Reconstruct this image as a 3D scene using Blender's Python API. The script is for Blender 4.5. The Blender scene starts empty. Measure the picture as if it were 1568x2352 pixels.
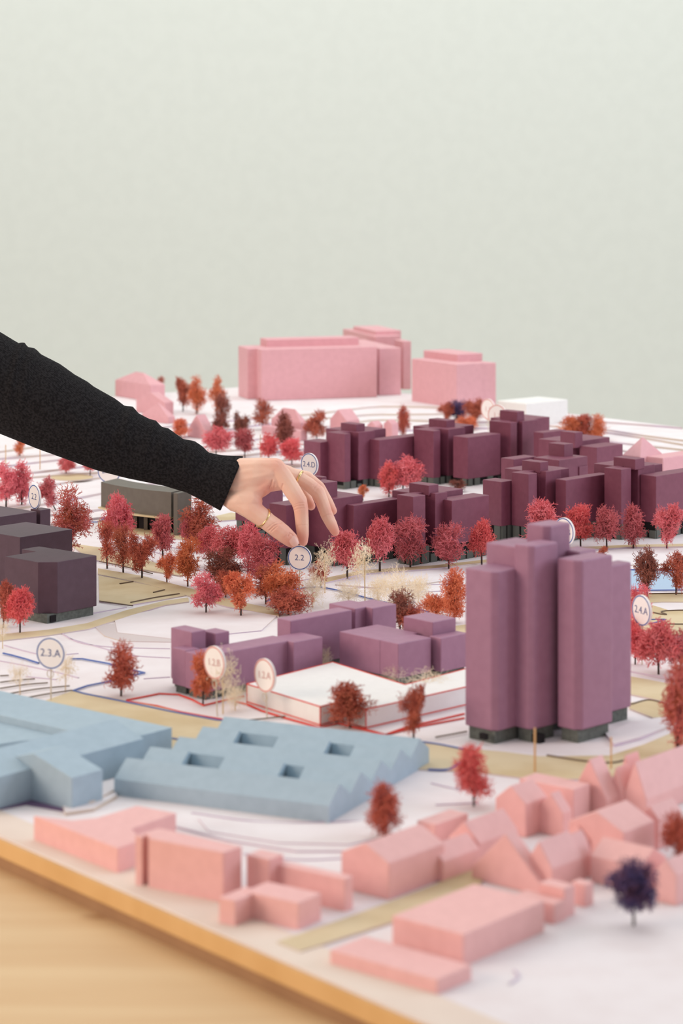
import bpy, bmesh, math, random
from mathutils import Vector, Matrix, noise
import numpy as np

# ------------------------------------------------------------------ camera, world, lights, exposure
SC = bpy.context.scene
COL = SC.collection
F, H, CX, ZC = 5500.0, 350.0, 784.0, 0.412      # focal length and horizon row (pixels of 1568x2352), eye height over the model (m)

cam = bpy.data.cameras.new('camera')
cam.sensor_fit = 'VERTICAL'
cam.sensor_width = 24.0
cam.sensor_height = 36.0
cam.lens = 36.0 * F / 2352.0
cam.shift_y = -(1176.0 - H) / 2352.0
cam.clip_start = 0.05
cam.clip_end = 50
cam.dof.use_dof = True
cam.dof.focus_distance = 2.30
cam.dof.aperture_fstop = 10.5
co = bpy.data.objects.new('camera', cam)
co.location = (0, 0, ZC)
co.rotation_euler = (math.pi / 2, 0, 0)
COL.objects.link(co)
SC.camera = co

world = bpy.data.worlds.new('world')
SC.world = world
world.use_nodes = True
bgn = world.node_tree.nodes['Background']
bgn.inputs['Color'].default_value = (0.97, 0.985, 1.0, 1)
bgn.inputs['Strength'].default_value = 0.42

def area(name, loc, target, size, power, color):
    l = bpy.data.lights.new(name, 'AREA')
    l.shape = 'RECTANGLE'
    l.size, l.size_y = size
    l.energy = power
    l.color = color
    o = bpy.data.objects.new(name, l)
    o.location = loc
    o.rotation_euler = (Vector(target) - Vector(loc)).to_track_quat('-Z', 'Y').to_euler()
    COL.objects.link(o)
    return o

area('ceiling_light', (-0.2, 2.7, 2.7), (-0.1, 2.7, 0), (3.0, 3.6), 33, (1.0, 0.985, 0.97))
area('wall_fill_light', (0, 4.25, 2.75), (0, 5.4, -0.3), (6.0, 0.5), 53, (0.97, 1.0, 0.98))  # added fill that brightens the back wall; no such lamp is seen
area('window_light', (-2.55, 0.9, 1.0), (0.0, 1.7, 0.0), (1.8, 1.3), 46, (1.0, 0.80, 0.66))
area('far_window_light', (2.8, 2.1, 1.0), (0.1, 2.4, 0.0), (2.0, 1.3), 40, (0.82, 0.87, 1.0))

vs = SC.view_settings
vs.view_transform = 'Standard'
vs.look = 'None'
vs.exposure = 0.0
vs.gamma = 1.0
vs.use_curve_mapping = False
try:
    SC.cycles.max_bounces = 6
    SC.cycles.diffuse_bounces = 3
    SC.cycles.transparent_max_bounces = 4
except Exception:
    pass

# ------------------------------------------------------------------ pixel <-> place helpers
def gp(u, v, z=0.0):
    """point at height z seen at pixel (u, v)"""
    Y = F * (ZC - z) / (v - H)
    return Vector(((u - CX) * Y / F, Y, z))

def at(u, v, Y):
    return Vector(((u - CX) * Y / F, Y, ZC - (v - H) * Y / F))

# rectangular site board: corner P0 on its near left edge, board axes BR (to the right and back) and BL (to the left and back)
BTH = math.radians(38.4)
BR = Vector((math.cos(BTH), math.sin(BTH)))
BL = Vector((-math.sin(BTH), math.cos(BTH)))
P0 = Vector((-0.205, 1.439))
B_LEN_R, B_L0, B_L1 = 1.742, -1.05, 1.95

HILL_T = 0.0027
def hill_front(k, X):
    base = 3.02 + 0.078 * k
    if X < 0.05:
        base -= 0.55 * min(1.0, (0.05 - X) / 0.55)
    if X > 0.25:
        base -= 0.30 * min(1.0, (X - 0.25) / 0.25)
    return base + 0.035 * math.sin(X * 7.0 + k * 1.1) + 0.022 * math.sin(X * 17.0 + k * 2.3)
N_HILL = 9
def tz(X, Y):
    z = 0.0
    for k in range(N_HILL):
        if Y > hill_front(k, X):
            z = HILL_T * (k + 1)
    return z
def gt(u, v):
    """ground point seen at pixel (u, v), on the stepped terrain"""
    z = 0.0
    for _ in range(8):
        p = gp(u, v, z)
        z = tz(p.x, p.y)
    p = gp(u, v, z)
    return p

# ------------------------------------------------------------------ materials
def lin(c):
    c = c / 255.0
    return c / 12.92 if c <= 0.04045 else ((c + 0.055) / 1.055) ** 2.4
def rgb(*c):
    return (lin(c[0]), lin(c[1]), lin(c[2]), 1.0)

MATS = {}
def mat(name, color, rough=0.85, color2=None, scale=60.0, detail=3.0, bump=0.0, bump_scale=900.0, metal=0.0, sss=0.0,
        spec=0.25, mix=(0.4, 0.6), rand=0.0, coord='Object'):
    m = bpy.data.materials.new(name)
    m.use_nodes = True
    nt = m.node_tree
    b = nt.nodes['Principled BSDF']
    b.inputs['Roughness'].default_value = rough
    b.inputs['Metallic'].default_value = metal
    b.inputs['Specular IOR Level'].default_value = spec
    tc = nt.nodes.new('ShaderNodeTexCoord')
    last = None
    if color2 is not None:
        n = nt.nodes.new('ShaderNodeTexNoise')
        n.inputs['Scale'].default_value = scale
        n.inputs['Detail'].default_value = detail
        nt.links.new(tc.outputs[coord], n.inputs['Vector'])
        r = nt.nodes.new('ShaderNodeValToRGB')
        r.color_ramp.elements[0].position = mix[0]
        r.color_ramp.elements[1].position = mix[1]
        r.color_ramp.elements[0].color = color
        r.color_ramp.elements[1].color = color2
        nt.links.new(n.outputs['Fac'], r.inputs['Fac'])
        last = r.outputs['Color']
    else:
        b.inputs['Base Color'].default_value = color
    if rand > 0:
        oi = nt.nodes.new('ShaderNodeObjectInfo')
        hs = nt.nodes.new('ShaderNodeHueSaturation')
        if last is not None:
            nt.links.new(last, hs.inputs['Color'])
        else:
            hs.inputs['Color'].default_value = color
        mr = nt.nodes.new('ShaderNodeMapRange')
        mr.inputs['To Min'].default_value = 1 - rand
        mr.inputs['To Max'].default_value = 1 + rand
        nt.links.new(oi.outputs['Random'], mr.inputs['Value'])
        nt.links.new(mr.outputs['Result'], hs.inputs['Value'])
        mr2 = nt.nodes.new('ShaderNodeMapRange')
        mr2.inputs['To Min'].default_value = 0.5 + rand * 0.05
        mr2.inputs['To Max'].default_value = 0.5 - rand * 0.05
        nt.links.new(oi.outputs['Random'], mr2.inputs['Value'])
        nt.links.new(mr2.outputs['Result'], hs.inputs['Hue'])
        last = hs.outputs['Color']
    if last is not None:
        nt.links.new(last, b.inputs['Base Color'])
    if bump > 0:
        n2 = nt.nodes.new('ShaderNodeTexNoise')
        n2.inputs['Scale'].default_value = bump_scale
        n2.inputs['Detail'].default_value = 4
        nt.links.new(tc.outputs[coord], n2.inputs['Vector'])
        bp = nt.nodes.new('ShaderNodeBump')
        bp.inputs['Strength'].default_value = bump
        bp.inputs['Distance'].default_value = 0.0004
        nt.links.new(n2.outputs['Fac'], bp.inputs['Height'])
        nt.links.new(bp.outputs['Normal'], b.inputs['Normal'])
    if sss > 0:
        b.inputs['Subsurface Weight'].default_value = sss
        b.inputs['Subsurface Radius'].default_value = (0.006, 0.0025, 0.0015)
        b.inputs['Subsurface Scale'].default_value = 1.0
    MATS[name] = m
    return m

def foam(name, c, d=7):
    return mat(name, rgb(*c), 0.55, rgb(*[max(0, x - d) for x in c]), 140, 4, bump=0.25, bump_scale=1800, spec=0.5, mix=(0.3, 0.7))

foam('pink_foam', (243, 188, 184))
foam('far_pink_foam', (229, 172, 177))
foam('purple_foam', (168, 120, 144))
foam('plum_foam', (84, 58, 71))
foam('wine_foam', (130, 68, 88), 8)
foam('blue_foam', (170, 191, 204))
foam('white_foam', (243, 240, 236), 4)
foam('olive_foam', (104, 96, 86))
mat('plinth_grey', rgb(108, 112, 106), 0.8, rgb(94, 98, 92), 300)
mat('dark_gap', rgb(34, 30, 32), 0.9)
mat('terrain_white', rgb(240, 233, 234), 0.9, rgb(232, 222, 222), 26, 5, bump=0.12, bump_scale=700, spec=0.15, mix=(0.35, 0.7))
mat('layer_edge', rgb(214, 196, 210), 0.9, rgb(216, 200, 184), 8)
mat('card_beige', rgb(220, 202, 168), 0.9, rgb(208, 186, 148), 18, 5, bump=0.1, bump_scale=700, spec=0.15)
mat('shaded_path_grey', rgb(214, 202, 200), 0.9)  # grey with the shade on the path painted into it
mat('pale_blue_sheet', rgb(178, 200, 222), 0.8)
mat('blue_ink', rgb(96, 116, 176), 0.8)
mat('red_ink', rgb(224, 74, 62), 0.8)
mat('lilac_line', rgb(208, 192, 208), 0.9)
mat('dark_line', rgb(128, 112, 98), 0.9)
mat('disc_card', rgb(252, 244, 240), 0.7)
mat('disc_ring_blue', rgb(70, 104, 172), 0.6)
mat('disc_ring_red', rgb(224, 140, 130), 0.6)
mat('ink_blue', rgb(70, 84, 140), 0.7)
mat('ink_red', rgb(206, 150, 145), 0.7)
mat('clear_stick', rgb(214, 200, 180), 0.3, spec=0.5)
mat('wooden_pin', rgb(212, 170, 120), 0.8)
mat('gold', (0.85, 0.60, 0.28, 1), 0.22, metal=1.0, spec=0.5)
mat('skin', rgb(246, 205, 182), 0.5, rgb(240, 190, 167), 45, 4, bump=0.25, bump_scale=1500, sss=0.12, spec=0.3, mix=(0.35, 0.7))
mat('nail', rgb(236, 184, 168), 0.35, spec=0.4, sss=0.1)
mat('trunk_dark', rgb(74, 62, 58), 0.8)
mat('trunk_pale', rgb(216, 190, 150), 0.85)
TC = {
 'pink':   ((243, 140, 146), (230, 114, 121)),
 'rose':   ((224, 126, 132), (198, 100, 106)),
 'red':    ((244, 124, 122), (230, 102, 106)),
 'rust':   ((214, 122, 98), (180, 94, 80)),
 'orange': ((236, 142, 102), (216, 116, 84)),
 'brown':  ((170, 104, 90), (138, 84, 76)),
 'mixed':  ((230, 128, 126), (200, 106, 82)),
 'violet': ((92, 84, 130), (112, 78, 102)),
 'cream':  ((252, 240, 220), (244, 224, 192)),
}
for k, (a, b_) in TC.items():
    mat('foliage_' + k, rgb(*a), 0.9, rgb(*b_), 3.2, 2, spec=0.1, rand=0.0 if k == 'cream' else 0.07, mix=(0.38, 0.62))

# knitted black sleeve
m = mat('black_knit', rgb(44, 42, 43), 0.95, rgb(27, 25, 26), 500, 2, spec=0.1)
nt = m.node_tree
tcn = nt.nodes.new('ShaderNodeTexCoord')
w = nt.nodes.new('ShaderNodeTexWave'); w.inputs['Scale'].default_value = 190; w.inputs['Distortion'].default_value = 2.0
w.bands_direction = 'DIAGONAL'
bp = nt.nodes.new('ShaderNodeBump'); bp.inputs['Strength'].default_value = 0.55; bp.inputs['Distance'].default_value = 0.0005
nt.links.new(tcn.outputs['Object'], w.inputs['Vector'])
nt.links.new(w.outputs['Fac'], bp.inputs['Height'])
nt.links.new(bp.outputs['Normal'], nt.nodes['Principled BSDF'].inputs['Normal'])

# pine table and plywood edge: stretched grain plus a few knots
def wood(name, c1, c2, ang, knots=True):
    m = bpy.data.materials.new(name); m.use_nodes = True
    nt = m.node_tree; b = nt.nodes['Principled BSDF']
    b.inputs['Roughness'].default_value = 0.6
    tc = nt.nodes.new('ShaderNodeTexCoord')
    mp = nt.nodes.new('ShaderNodeMapping')
    mp.inputs['Rotation'].default_value = (0, 0, ang)
    mp.inputs['Scale'].default_value = (2.2, 26.0, 10.0)
    nt.links.new(tc.outputs['Object'], mp.inputs['Vector'])
    n = nt.nodes.new('ShaderNodeTexNoise'); n.inputs['Scale'].default_value = 1.6; n.inputs['Detail'].default_value = 5
    n.inputs['Distortion'].default_value = 0.6
    nt.links.new(mp.outputs['Vector'], n.inputs['Vector'])
    r = nt.nodes.new('ShaderNodeValToRGB')
    r.color_ramp.elements[0].position = 0.3; r.color_ramp.elements[1].position = 0.72
    r.color_ramp.elements[0].color = c1; r.color_ramp.elements[1].color = c2
    nt.links.new(n.outputs['Fac'], r.inputs['Fac'])
    last = r.outputs['Color']
    if knots:
        mp2 = nt.nodes.new('ShaderNodeMapping'); mp2.inputs['Rotation'].default_value = (0, 0, ang)
        mp2.inputs['Scale'].default_value = (5.0, 8.5, 1.0)
        nt.links.new(tc.outputs['Object'], mp2.inputs['Vector'])
        vo = nt.nodes.new('ShaderNodeTexVoronoi'); vo.inputs['Scale'].default_value = 1.0
        nt.links.new(mp2.outputs['Vector'], vo.inputs['Vector'])
        r2 = nt.nodes.new('ShaderNodeValToRGB')
        r2.color_ramp.elements[0].position = 0.02; r2.color_ramp.elements[1].position = 0.075
        r2.color_ramp.elements[0].color = (1, 1, 1, 1); r2.color_ramp.elements[1].color = (0, 0, 0, 1)
        nt.links.new(vo.outputs['Distance'], r2.inputs['Fac'])
        mx = nt.nodes.new('ShaderNodeMix'); mx.data_type = 'RGBA'
        nt.links.new(r2.outputs['Color'], mx.inputs['Factor'])
        nt.links.new(last, mx.inputs['A'])
        mx.inputs['B'].default_value = rgb(176, 128, 84)
        last = mx.outputs['Result']
    nt.links.new(last, b.inputs['Base Color'])
    MATS[name] = m
wood('pine_table', rgb(226, 194, 148), rgb(216, 178, 130), -BTH)
wood('plywood_edge', rgb(224, 182, 124), rgb(214, 170, 110), -BTH, False)
wood('plinth_brown', rgb(168, 130, 94), rgb(156, 118, 84), -BTH, False)  # brown band, darker than the plywood edge above it
mat('wall_plaster', rgb(229, 236, 230), 0.95, rgb(227, 234, 228), 30, 5, bump=0.1, bump_scale=120, spec=0.1)
mat('floor_boards', rgb(206, 190, 168), 0.6, rgb(192, 174, 150), 3, 4)
mat('table_leg', rgb(206, 168, 120), 0.6)

# ------------------------------------------------------------------ object helpers
ORG = {}
def empty(name, loc, label=None, cat=None, group=None):
    o = bpy.data.objects.new(name, None)
    o.empty_display_size = 0.02
    o.location = loc
    COL.objects.link(o)
    ORG[o.name] = Vector(loc)
    if label: o['label'] = label
    if cat: o['category'] = cat
    if group: o['group'] = group
    return o

def mk(name, bm, material, parent=None, smooth=False):
    """link a bmesh given in world coordinates as one object under parent"""
    org = ORG.get(parent.name, Vector((0, 0, 0))) if parent else Vector((0, 0, 0))
    if org.length > 0:
        bmesh.ops.translate(bm, verts=bm.verts[:], vec=-org)
    bmesh.ops.recalc_face_normals(bm, faces=bm.faces[:])
    me = bpy.data.meshes.new(name)
    bm.to_mesh(me); bm.free()
    if smooth:
        me.polygons.foreach_set('use_smooth', [True] * len(me.polygons))
    mats = material if isinstance(material, (list, tuple)) else [material]
    for mm in mats:
        me.materials.append(MATS[mm])
    o = bpy.data.objects.new(name, me)
    COL.objects.link(o)
    if parent:
        o.parent = parent
        ORG[o.name] = org
    return o

def tag(o, label, cat, group=None, kind=None):
    o['label'] = label
    if cat: o['category'] = cat
    if group: o['group'] = group
    if kind: o['kind'] = kind
    return o

def prism_bm(poly, z0, z1, bevel=0.0, bm=None, side_mat=None):
    new = bm is None
    if new: bm = bmesh.new()
    vb = [bm.verts.new((p[0], p[1], z0)) for p in poly]
    vt = [bm.verts.new((p[0], p[1], z1)) for p in poly]
    n = len(poly)
    fs = [bm.faces.new(vt), bm.faces.new(vb[::-1])]
    for i in range(n):
        f = bm.faces.new((vb[i], vb[(i + 1) % n], vt[(i + 1) % n], vt[i]))
        if side_mat is not None: f.material_index = side_mat
    if bevel > 0 and new:
        bmesh.ops.recalc_face_normals(bm, faces=bm.faces[:])
        es = [e for e in bm.edges if not (e.verts[0].co.z == z0 and e.verts[1].co.z == z0)]
        bmesh.ops.bevel(bm, geom=es, offset=bevel, segments=2, affect='EDGES', profile=0.5, clamp_overlap=True)
    return bm

def hull_bm(pts, bevel=0.0):
    bm = bmesh.new()
    for p in pts: bm.verts.new(p)
    r = bmesh.ops.convex_hull(bm, input=bm.verts[:])
    bmesh.ops.dissolve_limit(bm, angle_limit=0.01, verts=bm.verts[:], edges=bm.edges[:])
    if bevel > 0:
        bmesh.ops.bevel(bm, geom=bm.edges[:], offset=bevel, segments=2, affect='EDGES', profile=0.5, clamp_overlap=True)
    return bm

def rect(u, v, z, uL, uR, th):
    """near corner seen at (u, v) for height z; edges to the left up to column uL and to the right up to column uR"""
    P = gp(u, v, z); P = Vector((P.x, P.y))
    t = math.radians(th)
    r = Vector((math.cos(t), math.sin(t))); l = Vector((-math.sin(t), math.cos(t)))
    def tu(d, uu):
        k = (uu - CX) / F
        return (k * P.y - P.x) / (d.x - k * d.y)
    return P, l * tu(l, uL), r * tu(r, uR)

def rpoly(u, v, z, uL, uR, th):
    P, l, r = rect(u, v, z, uL, uR, th)
    return [P, P + r, P + r + l, P + l]

def tube_bm(pts, rad, n=6, bm=None, caps=True):
    if bm is None: bm = bmesh.new()
    pts = [Vector(p) for p in pts]
    rads = rad if isinstance(rad, (list, tuple)) else [rad] * len(pts)
    rings = []
    for i, p in enumerate(pts):
        d = (pts[min(i + 1, len(pts) - 1)] - pts[max(i - 1, 0)])
        if d.length < 1e-9: d = Vector((0, 0, 1))
        d.normalize()
        a = d.cross(Vector((0, 0, 1)) if abs(d.z) < 0.9 else Vector((1, 0, 0))).normalized()
        b = d.cross(a)
        rings.append([bm.verts.new(p + (a * math.cos(2 * math.pi * k / n) + b * math.sin(2 * math.pi * k / n)) * rads[i]) for k in range(n)])
    for i in range(len(rings) - 1):
        for k in range(n):
            bm.faces.new((rings[i][k], rings[i][(k + 1) % n], rings[i + 1][(k + 1) % n], rings[i + 1][k]))
    if caps:
        bm.faces.new(rings[0][::-1]); bm.faces.new(rings[-1])
    return bm

# ------------------------------------------------------------------ the room
def struct(o):
    o['kind'] = 'structure'
    return o
bm = prism_bm([(-6, 5.4), (6, 5.4), (6, 5.5), (-6, 5.5)], -0.92, 3.2)
struct(mk('wall_back', bm, 'wall_plaster'))
bm = prism_bm([(-6, -3), (6, -3), (6, 5.4), (-6, 5.4)], -0.97, -0.92)
struct(mk('floor', bm, 'floor_boards'))

# ------------------------------------------------------------------ table
def bxy(a, b):
    p = P0 + BR * a + BL * b
    return (p.x, p.y)
TZ = -0.0205
tb = bxy(-0.55, B_L0)
table = empty('table', (tb[0], tb[1], -0.92), 'wide pale pine table with small knots carrying the site model', 'table')
bm = prism_bm([bxy(-0.62, B_L0 - 0.1), bxy(B_LEN_R + 0.04, B_L0 - 0.1), bxy(B_LEN_R + 0.04, B_L1 + 0.04), bxy(-0.62, B_L1 + 0.04)], TZ - 0.03, TZ, 0.002)
mk('table_top', bm, 'pine_table', table)
for a, b in ((-0.52, B_L0), (B_LEN_R - 0.06, B_L0), (-0.52, B_L1 - 0.06), (B_LEN_R - 0.06, B_L1 - 0.06)):
    bm = prism_bm([bxy(a, b), bxy(a + 0.06, b), bxy(a + 0.06, b + 0.06), bxy(a, b + 0.06)], -0.92, TZ - 0.03, 0.002)
    mk('leg', bm, 'table_leg', table)

# ------------------------------------------------------------------ site model base: board, sheets, terraces, roads, drawn lines
pc = bxy(0.8, 0.5)
site = empty('model_base', (pc[0], pc[1], TZ), 'white terraced site model base on plywood board with beige card roads', 'model base')
def board_poly(m_):
    return [bxy(m_, B_L0 + m_), bxy(B_LEN_R - m_, B_L0 + m_), bxy(B_LEN_R - m_, B_L1 - m_), bxy(m_, B_L1 - m_)]
mk('plinth', prism_bm(board_poly(0.0035), TZ, -0.0115), 'plinth_brown', site)
mk('base_board', prism_bm(board_poly(0.0), -0.0115, -0.0010, 0.0004), 'plywood_edge', site)
mk('ground_sheet', prism_bm(board_poly(0.0015), -0.0010, 0.0, 0.0003), 'terrain_white', site)

def clip_board(bm, m_=0.004):
    for pt, n in ((bxy(B_LEN_R - m_, 0), BR), (bxy(0, B_L1 - m_), BL), (bxy(m_, 0), -BR), (bxy(0, B_L0 + m_), -BL)):
        bmesh.ops.bisect_plane(bm, geom=bm.verts[:] + bm.edges[:] + bm.faces[:], plane_co=(pt[0], pt[1], 0), plane_no=(n.x, n.y, 0), clear_outer=True)
for k in range(N_HILL):
    bm = bmesh.new()
    xs = [-1.7 + i * 0.02 for i in range(171)]
    fr = [bm.verts.new((x, hill_front(k, x), HILL_T * (k + 1))) for x in xs]
    bk = [bm.verts.new((x, 4.6, HILL_T * (k + 1))) for x in xs]
    for i in range(len(xs) - 1):
        bm.faces.new((fr[i], fr[i + 1], bk[i + 1], bk[i]))
    clip_board(bm, 0.002)
    top = bm.faces[:]
    bedges = [e for e in bm.edges if e.is_boundary]
    r = bmesh.ops.extrude_edge_only(bm, edges=bedges)
    nv = [g for g in r['geom'] if isinstance(g, bmesh.types.BMVert)]
    bmesh.ops.translate(bm, verts=nv, vec=(0, 0, -HILL_T))
    for g in r['geom']:
        if isinstance(g, bmesh.types.BMFace): g.material_index = 1
    for f in bm.faces:
        if abs(f.normal.z) < 0.5 or f not in top: pass
    mk('terrain_layer', bm, ['terrain_white', 'layer_edge'], site)

def slab(name, px, material, z0=0.0, t=0.0012, edge='layer_edge', parent=None):
    poly = [gp(u, v, z0) for u, v in px]
    bm = prism_bm(poly, z0 - 0.0002, z0 + t, side_mat=1)
    bmesh.ops.triangulate(bm, faces=[f for f in bm.faces if len(f.verts) > 4])
    return mk(name, bm, [material, edge], parent or site)

def smooth_line(px, sub=6):
    """Catmull-Rom through pixel points"""
    out = []
    n = len(px)
    for i in range(n - 1):
        p0, p1, p2, p3 = px[max(i - 1, 0)], px[i], px[i + 1], px[min(i + 2, n - 1)]
        for s in range(sub):
            t = s / sub
            out.append(tuple(0.5 * ((2 * p1[a]) + (-p0[a] + p2[a]) * t + (2 * p0[a] - 5 * p1[a] + 4 * p2[a] - p3[a]) * t * t
                                    + (-p0[a] + 3 * p1[a] - 3 * p2[a] + p3[a]) * t ** 3) for a in (0, 1)))
    out.append(px[-1])
    return out

def line(name, px, material, w=0.0011, z=0.0, sm=True, terr=False, h=0.0007):
    """flat ribbon lying on the ground along a pixel path"""
    pts = smooth_line(px) if sm and len(px) > 2 else px
    P = [(gt(u, v) if terr else gp(u, v, z)) for u, v in pts]
    bm = bmesh.new()
    prev = None
    for i, p in enumerate(P):
        d = P[min(i + 1, len(P) - 1)] - P[max(i - 1, 0)]
        d.z = 0
        if d.length < 1e-9: continue
        d.normalize()
        s = Vector((-d.y, d.x, 0)) * (w / 2)
        q = [bm.verts.new(p + s + Vector((0, 0, -0.0002))), bm.verts.new(p + s + Vector((0, 0, h))), bm.verts.new(p - s + Vector((0, 0, h))), bm.verts.new(p - s + Vector((0, 0, -0.0002)))]
        if prev:
            for a in range(4):
                bm.faces.new((prev[a], prev[(a + 1) % 4], q[(a + 1) % 4], q[a]))
        prev = q
    return mk(name, bm, material, site)

ROADS = [
 [(100, 1613), (168, 1589), (300, 1613), (480, 1651), (620, 1678), (770, 1693), (985, 1710), (1070, 1722), (1160, 1730), (1240, 1740), (1400, 1738), (1480, 1712), (1568, 1675), (1980, 1650), (1980, 1745), (1568, 1760), (1480, 1782), (1330, 1793), (1200, 1790), (1100, 1777), (985, 1770), (760, 1762), (500, 1748), (300, 1705), (100, 1645)],
 [(226, 1324), (300, 1338), (420, 1362), (445, 1366), (380, 1378), (300, 1392), (228, 1384)],
 [(-420, 1500), (110, 1449), (200, 1434), (290, 1404), (380, 1382), (432, 1375), (434, 1384), (380, 1392), (300, 1416), (205, 1447), (110, 1462), (-420, 1522)],
 [(225, 1308), (330, 1326), (440, 1355), (540, 1383), (640, 1403), (640, 1418), (520, 1396), (430, 1370), (320, 1340), (225, 1321)],
 [(636, 2168), (690, 2190), (900, 2122), (1092, 2052), (1125, 2000), (1100, 1990), (1000, 2036), (820, 2104)],
 [(740, 1332), (830, 1313), (1000, 1301), (1135, 1286), (1135, 1292), (1000, 1308), (830, 1321), (748, 1341)],
 [(1310, 1261), (1440, 1254), (1980, 1246), (1980, 1251), (1440, 1260), (1310, 1268)],
 [(1445, 1366), (1980, 1359), (1980, 1386), (1520, 1384), (1445, 1390)],
 [(1445, 1392), (1500, 1393), (1536, 1404), (1980, 1398), (1980, 1462), (1530, 1462), (1445, 1440)],
 [(1445, 1556), (1500, 1566), (1560, 1578), (1980, 1590), (1980, 1612), (1540, 1618), (1490, 1606), (1445, 1597)],
 [(1445, 1618), (1490, 1610), (1545, 1622), (1980, 1632), (1980, 1640), (1500, 1652), (1445, 1630)],
 [(225, 1196), (330, 1212), (470, 1232), (470, 1246), (330, 1232), (225, 1212)],
 [(160, 1250), (240, 1262), (330, 1286), (420, 1318), (420, 1326), (300, 1306), (200, 1285)],
 [(495, 1188), (530, 1180), (560, 1184), (545, 1196), (505, 1199)],
 [(1040, 1440), (1075, 1436), (1090, 1450), (1060, 1462), (1040, 1456)],
]
for i_, r_ in enumerate(ROADS):
    slab('road', r_, 'card_beige', t=0.0009 + 0.00009 * (i_ % 7))
SHEETS = [
 ([(420, 1392), (640, 1412), (600, 1450), (400, 1470), (270, 1455), (262, 1420)], 0.0009),
 ([(770, 1345), (830, 1326), (1000, 1312), (1060, 1310), (1060, 1330), (960, 1345), (860, 1352)], 0.0012),
 ([(1320, 1272), (1440, 1263), (1980, 1254), (1980, 1290), (1450, 1300), (1320, 1296)], 0.0012),
 ([(1445, 1505), (1980, 1500), (1980, 1560), (1540, 1562), (1445, 1544)], 0.0012),
 ([(1390, 1690), (1450, 1665), (1530, 1652), (1540, 1672), (1470, 1700), (1410, 1716)], 0.0020),
 ([(150, 1830), (200, 1815), (262, 1800), (268, 1822), (215, 1850), (160, 1862)], 0.0030),
 ([(140, 1846), (205, 1828), (262, 1812), (268, 1834), (215, 1864), (150, 1874)], 0.0018),
 ([(455, 1886), (600, 1906), (760, 1912), (880, 1900), (900, 1925), (800, 1946), (640, 1942), (480, 1916)], 0.0016),
 ([(360, 1890), (520, 1932), (680, 1958), (830, 1958), (900, 1935), (900, 1880), (760, 1898), (540, 1890), (430, 1872)], 0.0008),
]
for i_, (px, t) in enumerate(SHEETS):
    slab('ground_layer', px, 'terrain_white', t=t + 0.00004 * i_)
slab('shaded_path', [(215, 1438), (262, 1434), (300, 1452), (395, 1456), (395, 1476), (280, 1474), (240, 1462)], 'shaded_path_grey', t=0.0006)
mat('card_margin', rgb(236, 220, 206), 0.9, rgb(230, 212, 198), 14, 4)
mk('edge_margin', prism_bm([bxy(0.002, B_L0 + 0.002), bxy(0.030, B_L0 + 0.002), bxy(0.030, B_L1 - 0.002), bxy(0.002, B_L1 - 0.002)], -0.0002, 0.0005), 'card_margin', site)
mat('shadow_plum', rgb(112, 92, 122), 0.9)  # dark plum: shadow under the blue building's front put into the base colour
slab('base_shadow_sheet', [(-60, 1872), (60, 1850), (168, 1869), (120, 1838), (-60, 1832)], 'shadow_plum', t=0.0008, edge='shadow_plum')
slab('water_sheet', [(1440, 1309), (1980, 1311), (1980, 1353), (1440, 1358)], 'pale_blue_sheet', t=0.0006)
# round plaza cut from beige card far on the left
cpl = gt(165, 1098)
bm = prism_bm([(cpl.x + 0.026 * math.cos(a * math.pi / 14), cpl.y + 0.026 * math.sin(a * math.pi / 14)) for a in range(28)], cpl.z, cpl.z + 0.001, side_mat=1)
mk('round_plaza', bm, ['card_beige', 'layer_edge'], site)

BLUE = [
 [(7, 1501), (32, 1507), (64, 1516), (89, 1524)], [(160, 1514), (189, 1514), (250, 1525), (300, 1539), (332, 1546), (293, 1555), (250, 1566), (200, 1576), (168, 1587), (193, 1594), (293, 1614), (393, 1635), (500, 1655), (536, 1657)],
 [(395, 1697), (440, 1704)], [(960, 1704), (1010, 1711), (1065, 1722)], [(983, 1768), (1030, 1768), (1055, 1752)],
 [(745, 1350), (790, 1360), (860, 1378), (985, 1406)], [(610, 1382), (640, 1368), (690, 1352), (740, 1349)],
 [(1445, 1309), (1980, 1311)], [(1445, 1357), (1980, 1352)], [(196, 1164), (232, 1158)], [(196, 1198), (226, 1199), (240, 1190), (246, 1182)],
 [(1490, 1424), (1528, 1424), (1490, 1434)],
]
for px in BLUE:
    line('blue_line', px, 'blue_ink', 0.0014, z=0.0009, sm=len(px) < 8, h=0.0008)
RED = [
 [(366, 1594), (410, 1596), (440, 1607), (467, 1621), (520, 1608), (560, 1600)], [(290, 1609), (366, 1594)], [(290, 1611), (360, 1622), (414, 1636), (480, 1648), (536, 1657)],
 [(540, 1612), (566, 1618), (600, 1633), (655, 1650), (735, 1672), (776, 1662), (838, 1676), (885, 1688), (960, 1670), (1066, 1650)],
 [(885, 1688), (800, 1668)], [(885, 1688), (930, 1672), (1066, 1640)],
]
for px in RED:
    line('red_line', px, 'red_ink', 0.0011, z=0.0006, sm=False, h=0.0008)
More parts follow.
